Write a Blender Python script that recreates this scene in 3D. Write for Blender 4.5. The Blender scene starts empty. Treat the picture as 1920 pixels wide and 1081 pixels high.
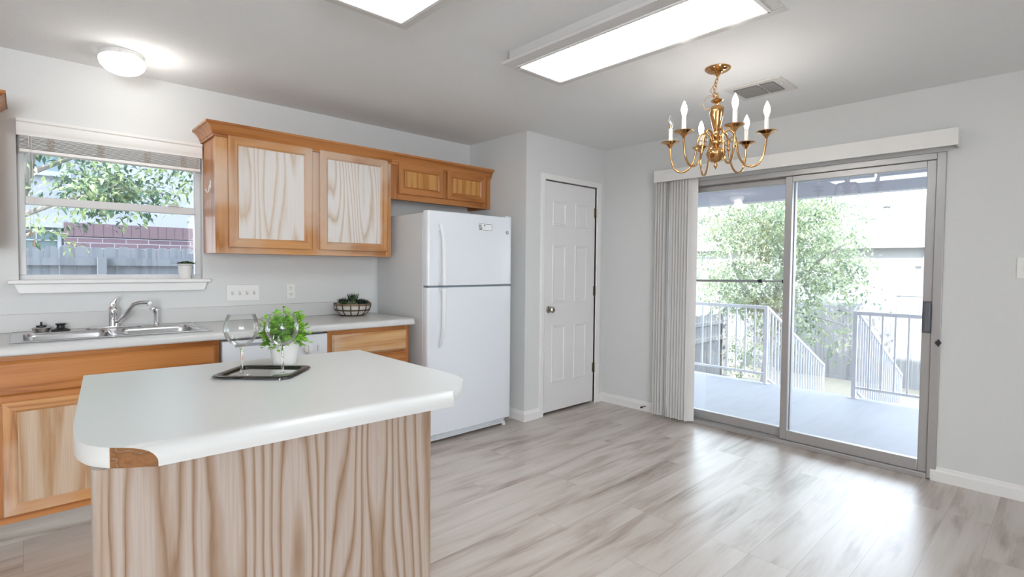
import bpy, bmesh, math, random
from mathutils import Vector, Matrix
random.seed(7)
S = bpy.context.scene
COL = S.collection

# ---------------------------------------------------------------- camera
cam_d = bpy.data.cameras.new('camera')
cam = bpy.data.objects.new('camera', cam_d)
COL.objects.link(cam)
S.camera = cam
YAW, PITCH, ROLL = math.radians(47.112), math.radians(-1.887), math.radians(0.51)
fw = Vector((math.cos(YAW)*math.cos(PITCH), math.sin(YAW)*math.cos(PITCH), math.sin(PITCH)))
rt = Vector((math.sin(YAW), -math.cos(YAW), 0))
up = rt.cross(fw)
rt2 = rt*math.cos(ROLL) + up*math.sin(ROLL)
up2 = rt2.cross(fw)
M = Matrix((rt2, up2, -fw)).transposed().to_4x4()
M.translation = Vector((0.0283, -3.8815, 1.3043))
cam.matrix_world = M
cam_d.sensor_width = 36
cam_d.lens = 977.6*36/1920
cam_d.shift_x = 0.0019
cam_d.shift_y = -0.0039
cam_d.clip_start = 0.05
cam_d.clip_end = 200

# ---------------------------------------------------------------- sky, sun, fill light, exposure
W = bpy.data.worlds.new('sky')
S.world = W
W.use_nodes = True
bg = W.node_tree.nodes['Background']
bg.inputs['Color'].default_value = (0.80, 0.90, 1.0, 1)
bg.inputs['Strength'].default_value = 4.0
sun_d = bpy.data.lights.new('sun', 'SUN')
sun_d.energy = 6.0
sun_d.angle = math.radians(0.6)
sun_d.color = (1.0, 0.96, 0.88)
sun = bpy.data.objects.new('sun', sun_d)
sun.rotation_euler = Vector((0.78, 0.10, -0.56)).to_track_quat('-Z', 'Y').to_euler()
sun.location = (-20, -3, 20)
COL.objects.link(sun)

def area(name, loc, direction, sx, sy, power, color):
    d = bpy.data.lights.new(name, 'AREA')
    d.shape = 'RECTANGLE'
    d.size, d.size_y, d.energy, d.color = sx, sy, power, color
    o = bpy.data.objects.new(name, d)
    o.location = loc
    o.rotation_euler = Vector(direction).to_track_quat('-Z', 'Z').to_euler()
    COL.objects.link(o)
    return o
# added fill light behind the camera, set before an invented window
area('rear_fill_light', (-1.85, -7.36, 1.45), (0, 1, 0), 1.8, 1.5, 85, (0.95, 0.975, 1.0))

S.view_settings.view_transform = 'Standard'
S.view_settings.look = 'None'
S.view_settings.gamma = 1
S.view_settings.exposure = 1.05
S.view_settings.use_curve_mapping = False

# ---------------------------------------------------------------- mesh helpers
class MB:
    def __init__(self):
        self.bm = bmesh.new()
    def box(self, x0, x1, y0, y1, z0, z1):
        c = [(x0,y0,z0),(x1,y0,z0),(x1,y1,z0),(x0,y1,z0),(x0,y0,z1),(x1,y0,z1),(x1,y1,z1),(x0,y1,z1)]
        v = [self.bm.verts.new(p) for p in c]
        for f in ((3,2,1,0),(4,5,6,7),(0,1,5,4),(1,2,6,5),(2,3,7,6),(3,0,4,7)):
            fc = self.bm.faces.new([v[i] for i in f])
            if z1-z0 > x1-x0: fc.material_index = 1
        return self
    def prism(self, poly, axis, a0, a1):
        def P(p, a):
            if axis == 'x': return (a, p[0], p[1])
            if axis == 'y': return (p[0], a, p[1])
            return (p[0], p[1], a)
        A = [self.bm.verts.new(P(p, a0)) for p in poly]
        B = [self.bm.verts.new(P(p, a1)) for p in poly]
        n = len(poly)
        self.bm.faces.new(A[::-1]); self.bm.faces.new(B)
        for i in range(n):
            self.bm.faces.new((A[i], A[(i+1) % n], B[(i+1) % n], B[i]))
        return self
    def lathe(self, prof, c=(0,0,0), seg=24, axis='z'):
        rings = []
        for r, h in prof:
            ring = []
            for k in range(seg):
                a = 2*math.pi*k/seg
                u, v = r*math.cos(a), r*math.sin(a)
                p = (u, v, h) if axis == 'z' else ((h, u, v) if axis == 'x' else (u, h, v))
                ring.append(self.bm.verts.new((c[0]+p[0], c[1]+p[1], c[2]+p[2])))
            rings.append(ring)
        for a, b in zip(rings, rings[1:]):
            for k in range(seg):
                self.bm.faces.new((a[k], a[(k+1) % seg], b[(k+1) % seg], b[k]))
        if prof[0][0] > 1e-6: self.bm.faces.new(rings[0][::-1])
        if prof[-1][0] > 1e-6: self.bm.faces.new(rings[-1])
        return self
    def tube(self, pts, rad, seg=8, flat=None):
        pts = [Vector(p) for p in pts]
        n = len(pts)
        rad = rad if isinstance(rad, (list, tuple)) else [rad]*n
        rings = []
        t0 = (pts[1]-pts[0]).normalized()
        ref = Vector((0,0,1)) if abs(t0.z) < 0.9 else Vector((1,0,0))
        u = t0.cross(ref).normalized()
        for i in range(n):
            t = (pts[min(i+1, n-1)]-pts[max(i-1, 0)]).normalized()
            u = (u-t*u.dot(t)).normalized()
            w = t.cross(u)
            fl = flat or 1.0
            rings.append([self.bm.verts.new(pts[i]+(u*math.cos(2*math.pi*k/seg)*fl+w*math.sin(2*math.pi*k/seg))*rad[i]) for k in range(seg)])
        for a, b in zip(rings, rings[1:]):
            for k in range(seg):
                self.bm.faces.new((a[k], a[(k+1) % seg], b[(k+1) % seg], b[k]))
        self.bm.faces.new(rings[0][::-1]); self.bm.faces.new(rings[-1])
        return self
    def torus(self, c, R, r, axis='z', n=28, seg=8, sx=1.0, sy=1.0):
        rings = []
        for i in range(n):
            a = 2*math.pi*i/n
            ring = []
            for k in range(seg):
                b = 2*math.pi*k/seg
                q = R+r*math.cos(b)
                x, y, z = q*math.cos(a)*sx, q*math.sin(a)*sy, r*math.sin(b)
                p = (x, y, z) if axis == 'z' else ((z, x, y) if axis == 'x' else (x, z, y))
                ring.append(self.bm.verts.new((c[0]+p[0], c[1]+p[1], c[2]+p[2])))
            rings.append(ring)
        for i in range(n):
            a, b = rings[i], rings[(i+1) % n]
            for k in range(seg):
                self.bm.faces.new((a[k], a[(k+1) % seg], b[(k+1) % seg], b[k]))
        return self
    def poly(self, pts):
        self.bm.faces.new([self.bm.verts.new(p) for p in pts])
        return self
    def leaf(self, c, d, n, L, w, fold=0.25):
        d = Vector(d).normalized(); n = Vector(n)
        s = d.cross(n)
        if s.length < 1e-4: s = d.cross(Vector((0.3,0.5,0.8)))
        s.normalize(); n = s.cross(d)
        c = Vector(c)
        a = self.bm.verts.new(c); e = self.bm.verts.new(c+d*L-n*L*0.12)
        m = self.bm.verts.new(c+d*L*0.5)
        l = self.bm.verts.new(c+d*L*0.48+s*w+n*w*fold); r = self.bm.verts.new(c+d*L*0.48-s*w+n*w*fold)
        self.bm.faces.new((a, m, l)); self.bm.faces.new((m, e, l))
        self.bm.faces.new((a, r, m)); self.bm.faces.new((m, r, e))
        return self

def wloc(o):
    v = Vector((0,0,0))
    while o is not None:
        v = v + Vector(o.location); o = o.parent
    return v

def obj(name, mb, mat, parent=None, smooth=35, bevel=0, seg=2, origin=None, mat2=None):
    me = bpy.data.meshes.new(name)
    bmesh.ops.recalc_face_normals(mb.bm, faces=mb.bm.faces)
    off = wloc(parent) if parent is not None else Vector(origin or (0,0,0))
    if off.length > 0:
        bmesh.ops.translate(mb.bm, verts=mb.bm.verts, vec=-off)
    mb.bm.to_mesh(me); mb.bm.free()
    me.materials.append(mat)
    if mat2: me.materials.append(mat2)
    if smooth:
        me.shade_smooth()
        me.set_sharp_from_angle(angle=math.radians(smooth))
    o = bpy.data.objects.new(name, me)
    COL.objects.link(o)
    if parent is not None: o.parent = parent
    elif origin: o.location = origin
    if bevel:
        m = o.modifiers.new('bevel', 'BEVEL')
        m.width = bevel; m.segments = seg; m.limit_method = 'ANGLE'; m.angle_limit = math.radians(40)
        m.harden_normals = False
    return o

def tag(o, label, cat, group=None, kind=None):
    if label: o['label'] = label
    if cat: o['category'] = cat
    if group: o['group'] = group
    if kind: o['kind'] = kind
    return o

def thing(name, label, cat, loc, group=None):
    o = bpy.data.objects.new(name, None)
    COL.objects.link(o)
    o.location = loc
    o.empty_display_size = 0.1
    return tag(o, label, cat, group)

def struct(name, mb, mat, label, cat, parent=None, **k):
    o = obj(name, mb, mat, parent, **k)
    if parent is None: tag(o, label, cat, kind='structure')
    return o

def copy_tree(o, parent=None):
    c = o.copy(); COL.objects.link(c)
    if parent is not None: c.parent = parent
    for ch in list(o.children): copy_tree(ch, c)
    return c

# ---------------------------------------------------------------- materials
def nt(name):
    m = bpy.data.materials.new(name); m.use_nodes = True
    return m, m.node_tree.nodes, m.node_tree.links, m.node_tree.nodes['Principled BSDF']

def plain(name, col, rough=0.5, metal=0.0, spec=0.5, bump=0, bscale=60, coat=0):
    m, N, L, B = nt(name)
    tc = N.new('ShaderNodeTexCoord')
    ns = N.new('ShaderNodeTexNoise'); ns.inputs['Scale'].default_value = bscale; ns.inputs['Detail'].default_value = 3
    L.new(tc.outputs['Object'], ns.inputs['Vector'])
    mx = N.new('ShaderNodeMix'); mx.data_type = 'RGBA'
    mx.inputs['A'].default_value = (*[c*0.975 for c in col], 1); mx.inputs['B'].default_value = (*[min(1, c*1.025) for c in col], 1)
    L.new(ns.outputs['Fac'], mx.inputs['Factor']); L.new(mx.outputs['Result'], B.inputs['Base Color'])
    B.inputs['Roughness'].default_value = rough; B.inputs['Metallic'].default_value = metal
    B.inputs['Specular IOR Level'].default_value = spec
    if coat: B.inputs['Coat Weight'].default_value = coat; B.inputs['Coat Roughness'].default_value = 0.15
    if bump:
        b = N.new('ShaderNodeBump'); b.inputs['Strength'].default_value = bump; b.inputs['Distance'].default_value = 0.002
        L.new(ns.outputs['Fac'], b.inputs['Height']); L.new(b.outputs['Normal'], B.inputs['Normal'])
    return m

def wood(name, light, mid, dark, axis='z', rings=9, scale=5.0, stretch=0.09, rough=0.4, fibre=0.5, off=0.0, glare_amt=0.0, glare_col=None):
    """oak veneer: contour lines of a stretched noise give the cathedral grain, fine fibres on top"""
    m, N, L, B = nt(name)
    tc = N.new('ShaderNodeTexCoord'); mp = N.new('ShaderNodeMapping')
    sc = {'x': (stretch,1,1), 'y': (1,stretch,1), 'z': (1,1,stretch)}[axis]
    mp.inputs['Scale'].default_value = sc; mp.inputs['Location'].default_value = (off, off*0.7, off*1.3)
    L.new(tc.outputs['Object'], mp.inputs['Vector'])
    n1 = N.new('ShaderNodeTexNoise'); n1.inputs['Scale'].default_value = scale; n1.inputs['Detail'].default_value = 1.2; n1.inputs['Roughness'].default_value = 0.35
    L.new(mp.outputs['Vector'], n1.inputs['Vector'])
    mul = N.new('ShaderNodeMath'); mul.operation = 'MULTIPLY'; mul.inputs[1].default_value = rings
    L.new(n1.outputs['Fac'], mul.inputs[0])
    n3 = N.new('ShaderNodeTexNoise'); n3.inputs['Scale'].default_value = scale*9; n3.inputs['Detail'].default_value = 3
    L.new(mp.outputs['Vector'], n3.inputs['Vector'])
    ad = N.new('ShaderNodeMath'); ad.operation = 'MULTIPLY_ADD'; ad.inputs[1].default_value = 0.45
    L.new(n3.outputs['Fac'], ad.inputs[0]); L.new(mul.outputs[0], ad.inputs[2])
    fr = N.new('ShaderNodeMath'); fr.operation = 'FRACT'; L.new(ad.outputs[0], fr.inputs[0])
    cr = N.new('ShaderNodeValToRGB'); e = cr.color_ramp.elements
    e[0].position = 0.0; e[0].color = (*dark, 1); e[1].position = 1.0; e[1].color = (*dark, 1)
    for p, c in ((0.14, mid), (0.38, light), (0.78, light), (0.93, mid)):
        q = e.new(p); q.color = (*c, 1)
    L.new(fr.outputs[0], cr.inputs['Fac'])
    mp2 = N.new('ShaderNodeMapping'); mp2.inputs['Scale'].default_value = {'x': (0.02,1,1), 'y': (1,0.02,1), 'z': (1,1,0.02)}[axis]
    L.new(tc.outputs['Object'], mp2.inputs['Vector'])
    n2 = N.new('ShaderNodeTexNoise'); n2.inputs['Scale'].default_value = 190; n2.inputs['Detail'].default_value = 2
    L.new(mp2.outputs['Vector'], n2.inputs['Vector'])
    fc = N.new('ShaderNodeMapRange'); fc.inputs['From Min'].default_value = 0.42; fc.inputs['From Max'].default_value = 0.72
    fc.inputs['To Max'].default_value = fibre
    L.new(n2.outputs['Fac'], fc.inputs['Value'])
    mx = N.new('ShaderNodeMix'); mx.data_type = 'RGBA'; mx.inputs['B'].default_value = (*mid, 1)
    L.new(fc.outputs['Result'], mx.inputs['Factor']); L.new(cr.outputs['Color'], mx.inputs['A'])
    out = mx.outputs['Result']
    if glare_amt:  # pale glare patches mixed into the wood colour
        np_ = N.new('ShaderNodeTexNoise'); np_.inputs['Scale'].default_value = 2.6; np_.inputs['Detail'].default_value = 2
        mp3 = N.new('ShaderNodeMapping'); mp3.inputs['Location'].default_value = (off+3.1, off, off)
        L.new(tc.outputs['Object'], mp3.inputs['Vector']); L.new(mp3.outputs['Vector'], np_.inputs['Vector'])
        pr = N.new('ShaderNodeMapRange'); pr.inputs['From Min'].default_value = 0.42; pr.inputs['From Max'].default_value = 0.62; pr.inputs['To Max'].default_value = glare_amt
        L.new(np_.outputs['Fac'], pr.inputs['Value'])
        m2 = N.new('ShaderNodeMix'); m2.data_type = 'RGBA'; m2.inputs['B'].default_value = (*glare_col, 1)
        L.new(pr.outputs['Result'], m2.inputs['Factor']); L.new(out, m2.inputs['A']); out = m2.outputs['Result']
    L.new(out, B.inputs['Base Color'])
    B.inputs['Roughness'].default_value = rough
    b = N.new('ShaderNodeBump'); b.inputs['Strength'].default_value = 0.12; b.inputs['Distance'].default_value = 0.001
    L.new(n2.outputs['Fac'], b.inputs['Height']); L.new(b.outputs['Normal'], B.inputs['Normal'])
    return m

def glass_pane(name, tint=(1,1,1), refl=0.10):
    m, N, L, B = nt(name); N.remove(B)
    tr = N.new('ShaderNodeBsdfTransparent'); tr.inputs['Color'].default_value = (*tint, 1)
    gl = N.new('ShaderNodeBsdfGlossy'); gl.inputs['Roughness'].default_value = 0.0
    fr = N.new('ShaderNodeFresnel'); fr.inputs['IOR'].default_value = 1.45
    mu = N.new('ShaderNodeMath'); mu.operation = 'MULTIPLY_ADD'; mu.inputs[1].default_value = 1.3; mu.inputs[2].default_value = refl*0.4
    L.new(fr.outputs[0], mu.inputs[0])
    mx = N.new('ShaderNodeMixShader')
    L.new(mu.outputs[0], mx.inputs['Fac']); L.new(tr.outputs[0], mx.inputs[1]); L.new(gl.outputs[0], mx.inputs[2])
    L.new(mx.outputs[0], N['Material Output'].inputs['Surface'])
    return m

def emit(name, col, strength, grid=None):
    m, N, L, B = nt(name)
    B.inputs['Base Color'].default_value = (*[c*(0.3 if grid else 1) for c in col], 1); B.inputs['Roughness'].default_value = 0.3
    B.inputs['Emission Color'].default_value = (*col, 1); B.inputs['Emission Strength'].default_value = strength
    if grid:
        tc = N.new('ShaderNodeTexCoord'); sp = N.new('ShaderNodeSeparateXYZ'); L.new(tc.outputs['Object'], sp.inputs[0])
        outs = []
        for ax in ('X', 'Y'):
            mu = N.new('ShaderNodeMath'); mu.operation = 'MULTIPLY'; mu.inputs[1].default_value = 1/grid
            L.new(sp.outputs[ax], mu.inputs[0])
            pp = N.new('ShaderNodeMath'); pp.operation = 'PINGPONG'; pp.inputs[1].default_value = 0.5; L.new(mu.outputs[0], pp.inputs[0])
            outs.append(pp)
        mn = N.new('ShaderNodeMath'); mn.operation = 'MINIMUM'; L.new(outs[0].outputs[0], mn.inputs[0]); L.new(outs[1].outputs[0], mn.inputs[1])
        mr = N.new('ShaderNodeMapRange'); mr.inputs['From Min'].default_value = 0.10; mr.inputs['From Max'].default_value = 0.18
        mr.inputs['To Min'].default_value = strength*0.04; mr.inputs['To Max'].default_value = strength*1.1
        L.new(mn.outputs[0], mr.inputs['Value']); L.new(mr.outputs['Result'], B.inputs['Emission Strength'])
    return m

wall_m = plain('greige_wall_paint', (0.675, 0.68, 0.675), 0.75, bump=0.25, bscale=90, spec=0.2)
ceil_m = plain('ceiling_paint', (0.84, 0.855, 0.86), 0.85, bump=0.3, bscale=80, spec=0.15)
trim_m = plain('white_trim_paint', (0.80, 0.79, 0.78), 0.35)
door_m = plain('white_door_paint', (0.78, 0.77, 0.77), 0.35)
plast_m = plain('white_plastic', (0.80, 0.80, 0.78), 0.35)
lam_m = plain('white_laminate', (0.60, 0.60, 0.59), 0.28, bscale=300)
lam2_m = plain('white_laminate_edge', (0.66, 0.65, 0.63), 0.4, bscale=300)
appl_m = plain('white_enamel', (0.72, 0.745, 0.785), 0.22, bump=0.06, bscale=350)
appl_side_m = plain('textured_white_steel', (0.62, 0.62, 0.62), 0.45, bump=0.1, bscale=300)
dark_m = plain('dark_gap', (0.03, 0.03, 0.035), 0.6)
grey_m = plain('grey_plastic', (0.30, 0.31, 0.33), 0.4)
black_m = plain('black_rubber', (0.012, 0.012, 0.012), 0.45)
alu_m = plain('aluminium', (0.47, 0.46, 0.46), 0.35, 0.55, bscale=20)
alu2_m = plain('pale_aluminium', (0.62, 0.62, 0.63), 0.4, 0.3)
steel_m = plain('brushed_steel', (0.58, 0.58, 0.59), 0.25, 1.0)
chrome_m = plain('chrome', (0.80, 0.80, 0.82), 0.06, 1.0)
nickel_m = plain('brushed_nickel', (0.55, 0.52, 0.46), 0.22, 1.0)
brass_m = plain('polished_brass', (0.60, 0.34, 0.14), 0.10, 1.0)
candle_m = plain('white_candle_sleeve', (0.85, 0.85, 0.83), 0.4)
vane_m = plain('ivory_vinyl_vane', (0.82, 0.80, 0.785), 0.5)
_t = vane_m.node_tree; _tl = _t.nodes.new('ShaderNodeBsdfTranslucent'); _tl.inputs['Color'].default_value = (0.80,0.78,0.76,1)
_mx = _t.nodes.new('ShaderNodeMixShader'); _mx.inputs['Fac'].default_value = 0.12
_t.links.new(_t.nodes['Principled BSDF'].outputs[0], _mx.inputs[1]); _t.links.new(_tl.outputs[0], _mx.inputs[2]); _t.links.new(_mx.outputs[0], _t.nodes['Material Output'].inputs['Surface'])
blind_m = plain('white_slat', (0.84, 0.83, 0.81), 0.45)
tape_m = plain('tan_ladder_tape', (0.42, 0.30, 0.20), 0.8, bscale=200)
oak_m = wood('honey_oak_rail', (0.56,0.28,0.11), (0.46,0.205,0.07), (0.33,0.13,0.04), 'x', rings=5, scale=7, stretch=0.05, rough=0.3, glare_amt=0.75, glare_col=(0.60,0.45,0.34))
oakv_m = wood('honey_oak_stile', (0.56,0.29,0.12), (0.46,0.21,0.075), (0.33,0.13,0.04), 'z', rings=5, scale=7, stretch=0.05, rough=0.3, glare_amt=0.75, glare_col=(0.62,0.48,0.38))
oakr_m = wood('orange_oak', (0.49,0.20,0.06), (0.41,0.15,0.035), (0.29,0.095,0.02), 'x', rings=5, scale=7, stretch=0.05, rough=0.3)
oakrv_m = wood('orange_oak_vertical', (0.48,0.20,0.06), (0.40,0.15,0.04), (0.28,0.095,0.02), 'z', rings=5, scale=7, stretch=0.06, rough=0.3)
glare_oak_m = wood('glare_oak_veneer', (0.70,0.66,0.63), (0.64,0.56,0.49), (0.56,0.42,0.30), 'z', rings=11, scale=4.6, stretch=0.11, rough=0.28, fibre=0.35)  # window glare put into the panel colour as whitened oak
glare_oak2_m = wood('glare_oak_veneer_fine', (0.72,0.685,0.66), (0.63,0.55,0.48), (0.52,0.41,0.31), 'z', rings=16, scale=5, stretch=0.12, rough=0.28, fibre=0.35, off=4.2)  # finer grained panel, whitened the same way to paint in glare
glare_oak3_m = wood('glare_toned_oak_veneer', (0.55,0.42,0.31), (0.47,0.32,0.20), (0.40,0.22,0.10), 'z', rings=7, scale=5, stretch=0.06, rough=0.35, fibre=0.6, off=1.7)  # lower door panels, partly whitened by glare in the colour
island_m = wood('island_oak_veneer', (0.43,0.36,0.315), (0.33,0.235,0.17), (0.225,0.135,0.08), 'z', rings=17, scale=4.6, stretch=0.13, rough=0.4, fibre=0.45, off=9.3)
post_m = wood('oak_corner_post', (0.46,0.395,0.345), (0.36,0.27,0.21), (0.27,0.18,0.12), 'z', rings=3, scale=6, stretch=0.05, rough=0.35)
core_m = wood('bare_particle_core', (0.24,0.105,0.035), (0.17,0.07,0.02), (0.27,0.17,0.11), 'x', rings=4, scale=30, stretch=0.3, rough=0.8)
toe_m = wood('grey_plank_toe', (0.42,0.38,0.34), (0.33,0.29,0.25), (0.22,0.18,0.15), 'x', rings=4, scale=9, stretch=0.05, rough=0.5)
pane_m = glass_pane('window_glass', (0.97, 0.985, 1.0), 0.10)
frame_white_m = plain('white_window_frame', (0.66, 0.66, 0.66), 0.4)

def floor_mat():
    m, N, L, B = nt('vinyl_plank_floor')
    tc = N.new('ShaderNodeTexCoord')
    br = N.new('ShaderNodeTexBrick'); br.offset = 0.37; br.offset_frequency = 3; br.squash = 1
    br.inputs['Color1'].default_value = (0,0,0,1); br.inputs['Color2'].default_value = (1,1,1,1); br.inputs['Mortar'].default_value = (0.5,0.5,0.5,1)
    br.inputs['Scale'].default_value = 1; br.inputs['Mortar Size'].default_value = 0.0012; br.inputs['Brick Width'].default_value = 1.22; br.inputs['Row Height'].default_value = 0.182
    L.new(tc.outputs['Object'], br.inputs['Vector'])
    sep = N.new('ShaderNodeSeparateColor'); L.new(br.outputs['Color'], sep.inputs[0])
    sc = N.new('ShaderNodeMath'); sc.operation = 'MULTIPLY'; sc.inputs[1].default_value = 23.0; L.new(sep.outputs[0], sc.inputs[0])
    cb = N.new('ShaderNodeCombineXYZ'); L.new(sc.outputs[0], cb.inputs['Z']); L.new(sc.outputs[0], cb.inputs['X'])
    va = N.new('ShaderNodeVectorMath'); va.operation = 'ADD'; L.new(tc.outputs['Object'], va.inputs[0]); L.new(cb.outputs[0], va.inputs[1])
    mp = N.new('ShaderNodeMapping'); mp.inputs['Scale'].default_value = (0.16, 1.0, 1.0); L.new(va.outputs[0], mp.inputs['Vector'])
    n1 = N.new('ShaderNodeTexNoise'); n1.inputs['Scale'].default_value = 8; n1.inputs['Detail'].default_value = 4; n1.inputs['Roughness'].default_value = 0.55; n1.inputs['Distortion'].default_value = 0.6
    L.new(mp.outputs[0], n1.inputs['Vector'])
    mp2 = N.new('ShaderNodeMapping'); mp2.inputs['Scale'].default_value = (0.05, 1.0, 1.0); L.new(va.outputs[0], mp2.inputs['Vector'])
    n2 = N.new('ShaderNodeTexNoise'); n2.inputs['Scale'].default_value = 70; n2.inputs['Detail'].default_value = 3; L.new(mp2.outputs[0], n2.inputs['Vector'])
    ad = N.new('ShaderNodeMath'); ad.operation = 'MULTIPLY_ADD'; ad.inputs[1].default_value = 0.22; L.new(n2.outputs['Fac'], ad.inputs[0]); L.new(n1.outputs['Fac'], ad.inputs[2])
    a2 = N.new('ShaderNodeMath'); a2.operation = 'MULTIPLY_ADD'; a2.inputs[1].default_value = 0.10; L.new(sep.outputs[0], a2.inputs[0]); L.new(ad.outputs[0], a2.inputs[2])
    cr = N.new('ShaderNodeValToRGB'); e = cr.color_ramp.elements
    e[0].position = 0.42; e[0].color = (0.215,0.155,0.12,1); e[1].position = 0.86; e[1].color = (0.59,0.53,0.485,1)
    q = e.new(0.54); q.color = (0.39,0.315,0.265,1); q = e.new(0.66); q.color = (0.52,0.45,0.40,1)
    L.new(a2.outputs[0], cr.inputs['Fac'])
    mx = N.new('ShaderNodeMix'); mx.data_type = 'RGBA'; mx.inputs['B'].default_value = (0.22,0.18,0.15,1)
    sm = N.new('ShaderNodeMath'); sm.operation = 'MULTIPLY'; sm.inputs[1].default_value = 0.6; L.new(br.outputs['Fac'], sm.inputs[0])
    L.new(sm.outputs[0], mx.inputs['Factor']); L.new(cr.outputs[0], mx.inputs['A']); L.new(mx.outputs['Result'], B.inputs['Base Color'])
    B.inputs['Roughness'].default_value = 0.34; B.inputs['Coat Weight'].default_value = 0.7; B.inputs['Coat Roughness'].default_value = 0.32; B.inputs['Coat IOR'].default_value = 1.6
    b = N.new('ShaderNodeBump'); b.inputs['Strength'].default_value = 0.15; b.inputs['Distance'].default_value = 0.001
    L.new(n2.outputs['Fac'], b.inputs['Height']); L.new(b.outputs['Normal'], B.inputs['Normal'])
    return m
floor_m = floor_mat()

# ================================================================ setting
ZC = 2.442
XA, YP, XR = 3.10, -0.763, 4.17
XL, YB = -3.0, -7.5
struct('floor', MB().box(XL-0.1, XR+0.10, YB-0.1, 0.1, -0.06, 0.0), floor_m, 'grey brown wood plank floor of the kitchen', 'floor', smooth=0)
struct('ceiling', MB().box(XL-0.1, XR+0.1, YB-0.1, 0.1, ZC, ZC+0.1), ceil_m, 'grey painted kitchen ceiling', 'ceiling', smooth=0)
# kitchen wall with window opening x 0..0.88, z 1.2..2.083
b = MB()
b.box(XL-0.1, 0.0, 0, 0.14, 0, ZC).box(0.88, XR+0.1, 0, 0.14, 0, ZC).box(0, 0.88, 0, 0.14, 0, 1.195).box(0, 0.88, 0, 0.14, 2.083, ZC)
struct('wall_back', b, wall_m, 'greige kitchen wall behind the sink and refrigerator', 'wall', smooth=0)
struct('wall_alcove', MB().box(XA, XA+0.1, YP, 0, 0, ZC), wall_m, 'greige side wall of the refrigerator alcove', 'wall', smooth=0)
DX0, DX1, DZ = 3.322, 4.046, 2.068
b = MB()
b.box(XA+0.1, DX0, YP, YP+0.1, 0, ZC).box(DX1, XR, YP, YP+0.1, 0, ZC).box(DX0, DX1, YP, YP+0.1, DZ, ZC)
b.box(XA+0.1, XR, YP+0.12, YP+0.14, 0, ZC)
struct('wall_pantry', b, wall_m, 'greige wall around the white pantry door', 'wall', smooth=0)
SY0, SY1, SZ = -3.33, -1.50, 2.025     # sliding door opening
b = MB()
b.box(XR, XR+0.12, SY1, 0.14, 0, ZC).box(XR, XR+0.12, YB, SY0, 0, ZC).box(XR, XR+0.12, SY0, SY1, SZ, ZC)
struct('wall_right', b, wall_m, 'greige wall with the sliding glass door', 'wall', smooth=0)
struct('wall_left', MB().box(XL-0.1, XL, YB, 0, 0, ZC), wall_m, 'greige wall left of the kitchen outside the view', 'wall', smooth=0)
b = MB()
for x0, x1 in ((XL, -2.8), (-0.9, XR)): b.box(x0, x1, YB-0.12, YB, 0, ZC)
for x0, x1 in ((-2.8, -0.9),): b.box(x0, x1, YB-0.12, YB, 0, 0.65).box(x0, x1, YB-0.12, YB, 2.25, ZC)
struct('wall_front', b, wall_m, 'greige wall behind the viewer, with a window opening added for the fill light', 'wall', smooth=0)
w2 = struct('added_rear_window', MB().box(-2.8,-0.9,YB-0.10,YB-0.04,0.65,0.71).box(-2.8,-0.9,YB-0.10,YB-0.04,2.19,2.25).box(-2.8,-2.74,YB-0.10,YB-0.04,0.71,2.19).box(-0.96,-0.9,YB-0.10,YB-0.04,0.71,2.19).box(-1.88,-1.82,YB-0.10,YB-0.04,0.71,2.19), frame_white_m, 'white window frame added behind the viewer around the fill light', 'window', smooth=0)  # invented window, added to go with the fill light
obj('pane', MB().box(-2.74,-0.96,YB-0.073,YB-0.067,0.71,2.19), pane_m, w2, smooth=0)
# unseen mass above house and porch roof, added to shade the yard
siding_m = plain('pale_siding', (0.62, 0.62, 0.66), 0.7)
struct('roof', MB().box(XL-0.4, 6.8, YB-0.4, 0.3, 2.62, 4.55), siding_m, 'unseen block above the kitchen, added to shade the yard', 'roof', smooth=0)

def base_profile():      # out, z
    return [(0,0), (0.015,0), (0.015,0.060), (0.012,0.068), (0.008,0.074), (0.007,0.082), (0.0,0.088)]
BP = base_profile()
b = MB()
b.prism([(XR-o, z) for o, z in BP], 'y', YP, SY1-0.005)
b.prism([(XR-o, z) for o, z in BP], 'y', YB, SY0+0.015)
struct('baseboard_right', b, trim_m, 'white baseboard along the sliding door wall', 'baseboard', smooth=0)
b = MB()
b.prism([(YP-o, z) for o, z in BP], 'x', XA-0.015, 3.279)
b.prism([(YP-o, z) for o, z in BP], 'x', 4.10, XR)
struct('baseboard_pantry', b, trim_m, 'white baseboard at the foot of the pantry wall', 'baseboard', smooth=0)
struct('baseboard_alcove', MB().prism([(XA-o, z) for o, z in BP], 'y', YP-0.0005, -0.02), trim_m, 'white baseboard beside the refrigerator', 'baseboard', smooth=0)

# ---- kitchen window
win = struct('window_1', MB().box(0.0, 0.88, 0.045, 0.10, 1.205, 1.238).box(0.0, 0.88, 0.045, 0.10, 2.05, 2.083)
    .box(0.0, 0.032, 0.045, 0.10, 1.238, 2.05).box(0.848, 0.88, 0.045, 0.10, 1.238, 2.05), frame_white_m,
    'white framed double hung window above the kitchen sink', 'window', bevel=0.003)
obj('meeting_rail', MB().box(0.032, 0.848, 0.04, 0.085, 1.628, 1.672), frame_white_m, win, bevel=0.003)
obj('sash_lock', MB().box(0.70, 0.755, 0.03, 0.055, 1.672, 1.684), frame_white_m, win, bevel=0.002)
obj('upper_pane', MB().box(0.032, 0.848, 0.083, 0.085, 1.672, 2.05), pane_m, win)
obj('lower_pane', MB().box(0.032, 0.848, 0.066, 0.068, 1.238, 1.628), pane_m, win)
obj('window_stool', MB().box(-0.046, 0.918, -0.05, 0.045, 1.19, 1.212), trim_m, win, bevel=0.006)
b = MB(); b.prism([(-0.022,1.19), (0.90,1.19), (0.883,1.138), (-0.002,1.138)], 'y', -0.032, -0.001)
obj('window_apron', b, trim_m, win, bevel=0.004)

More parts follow.
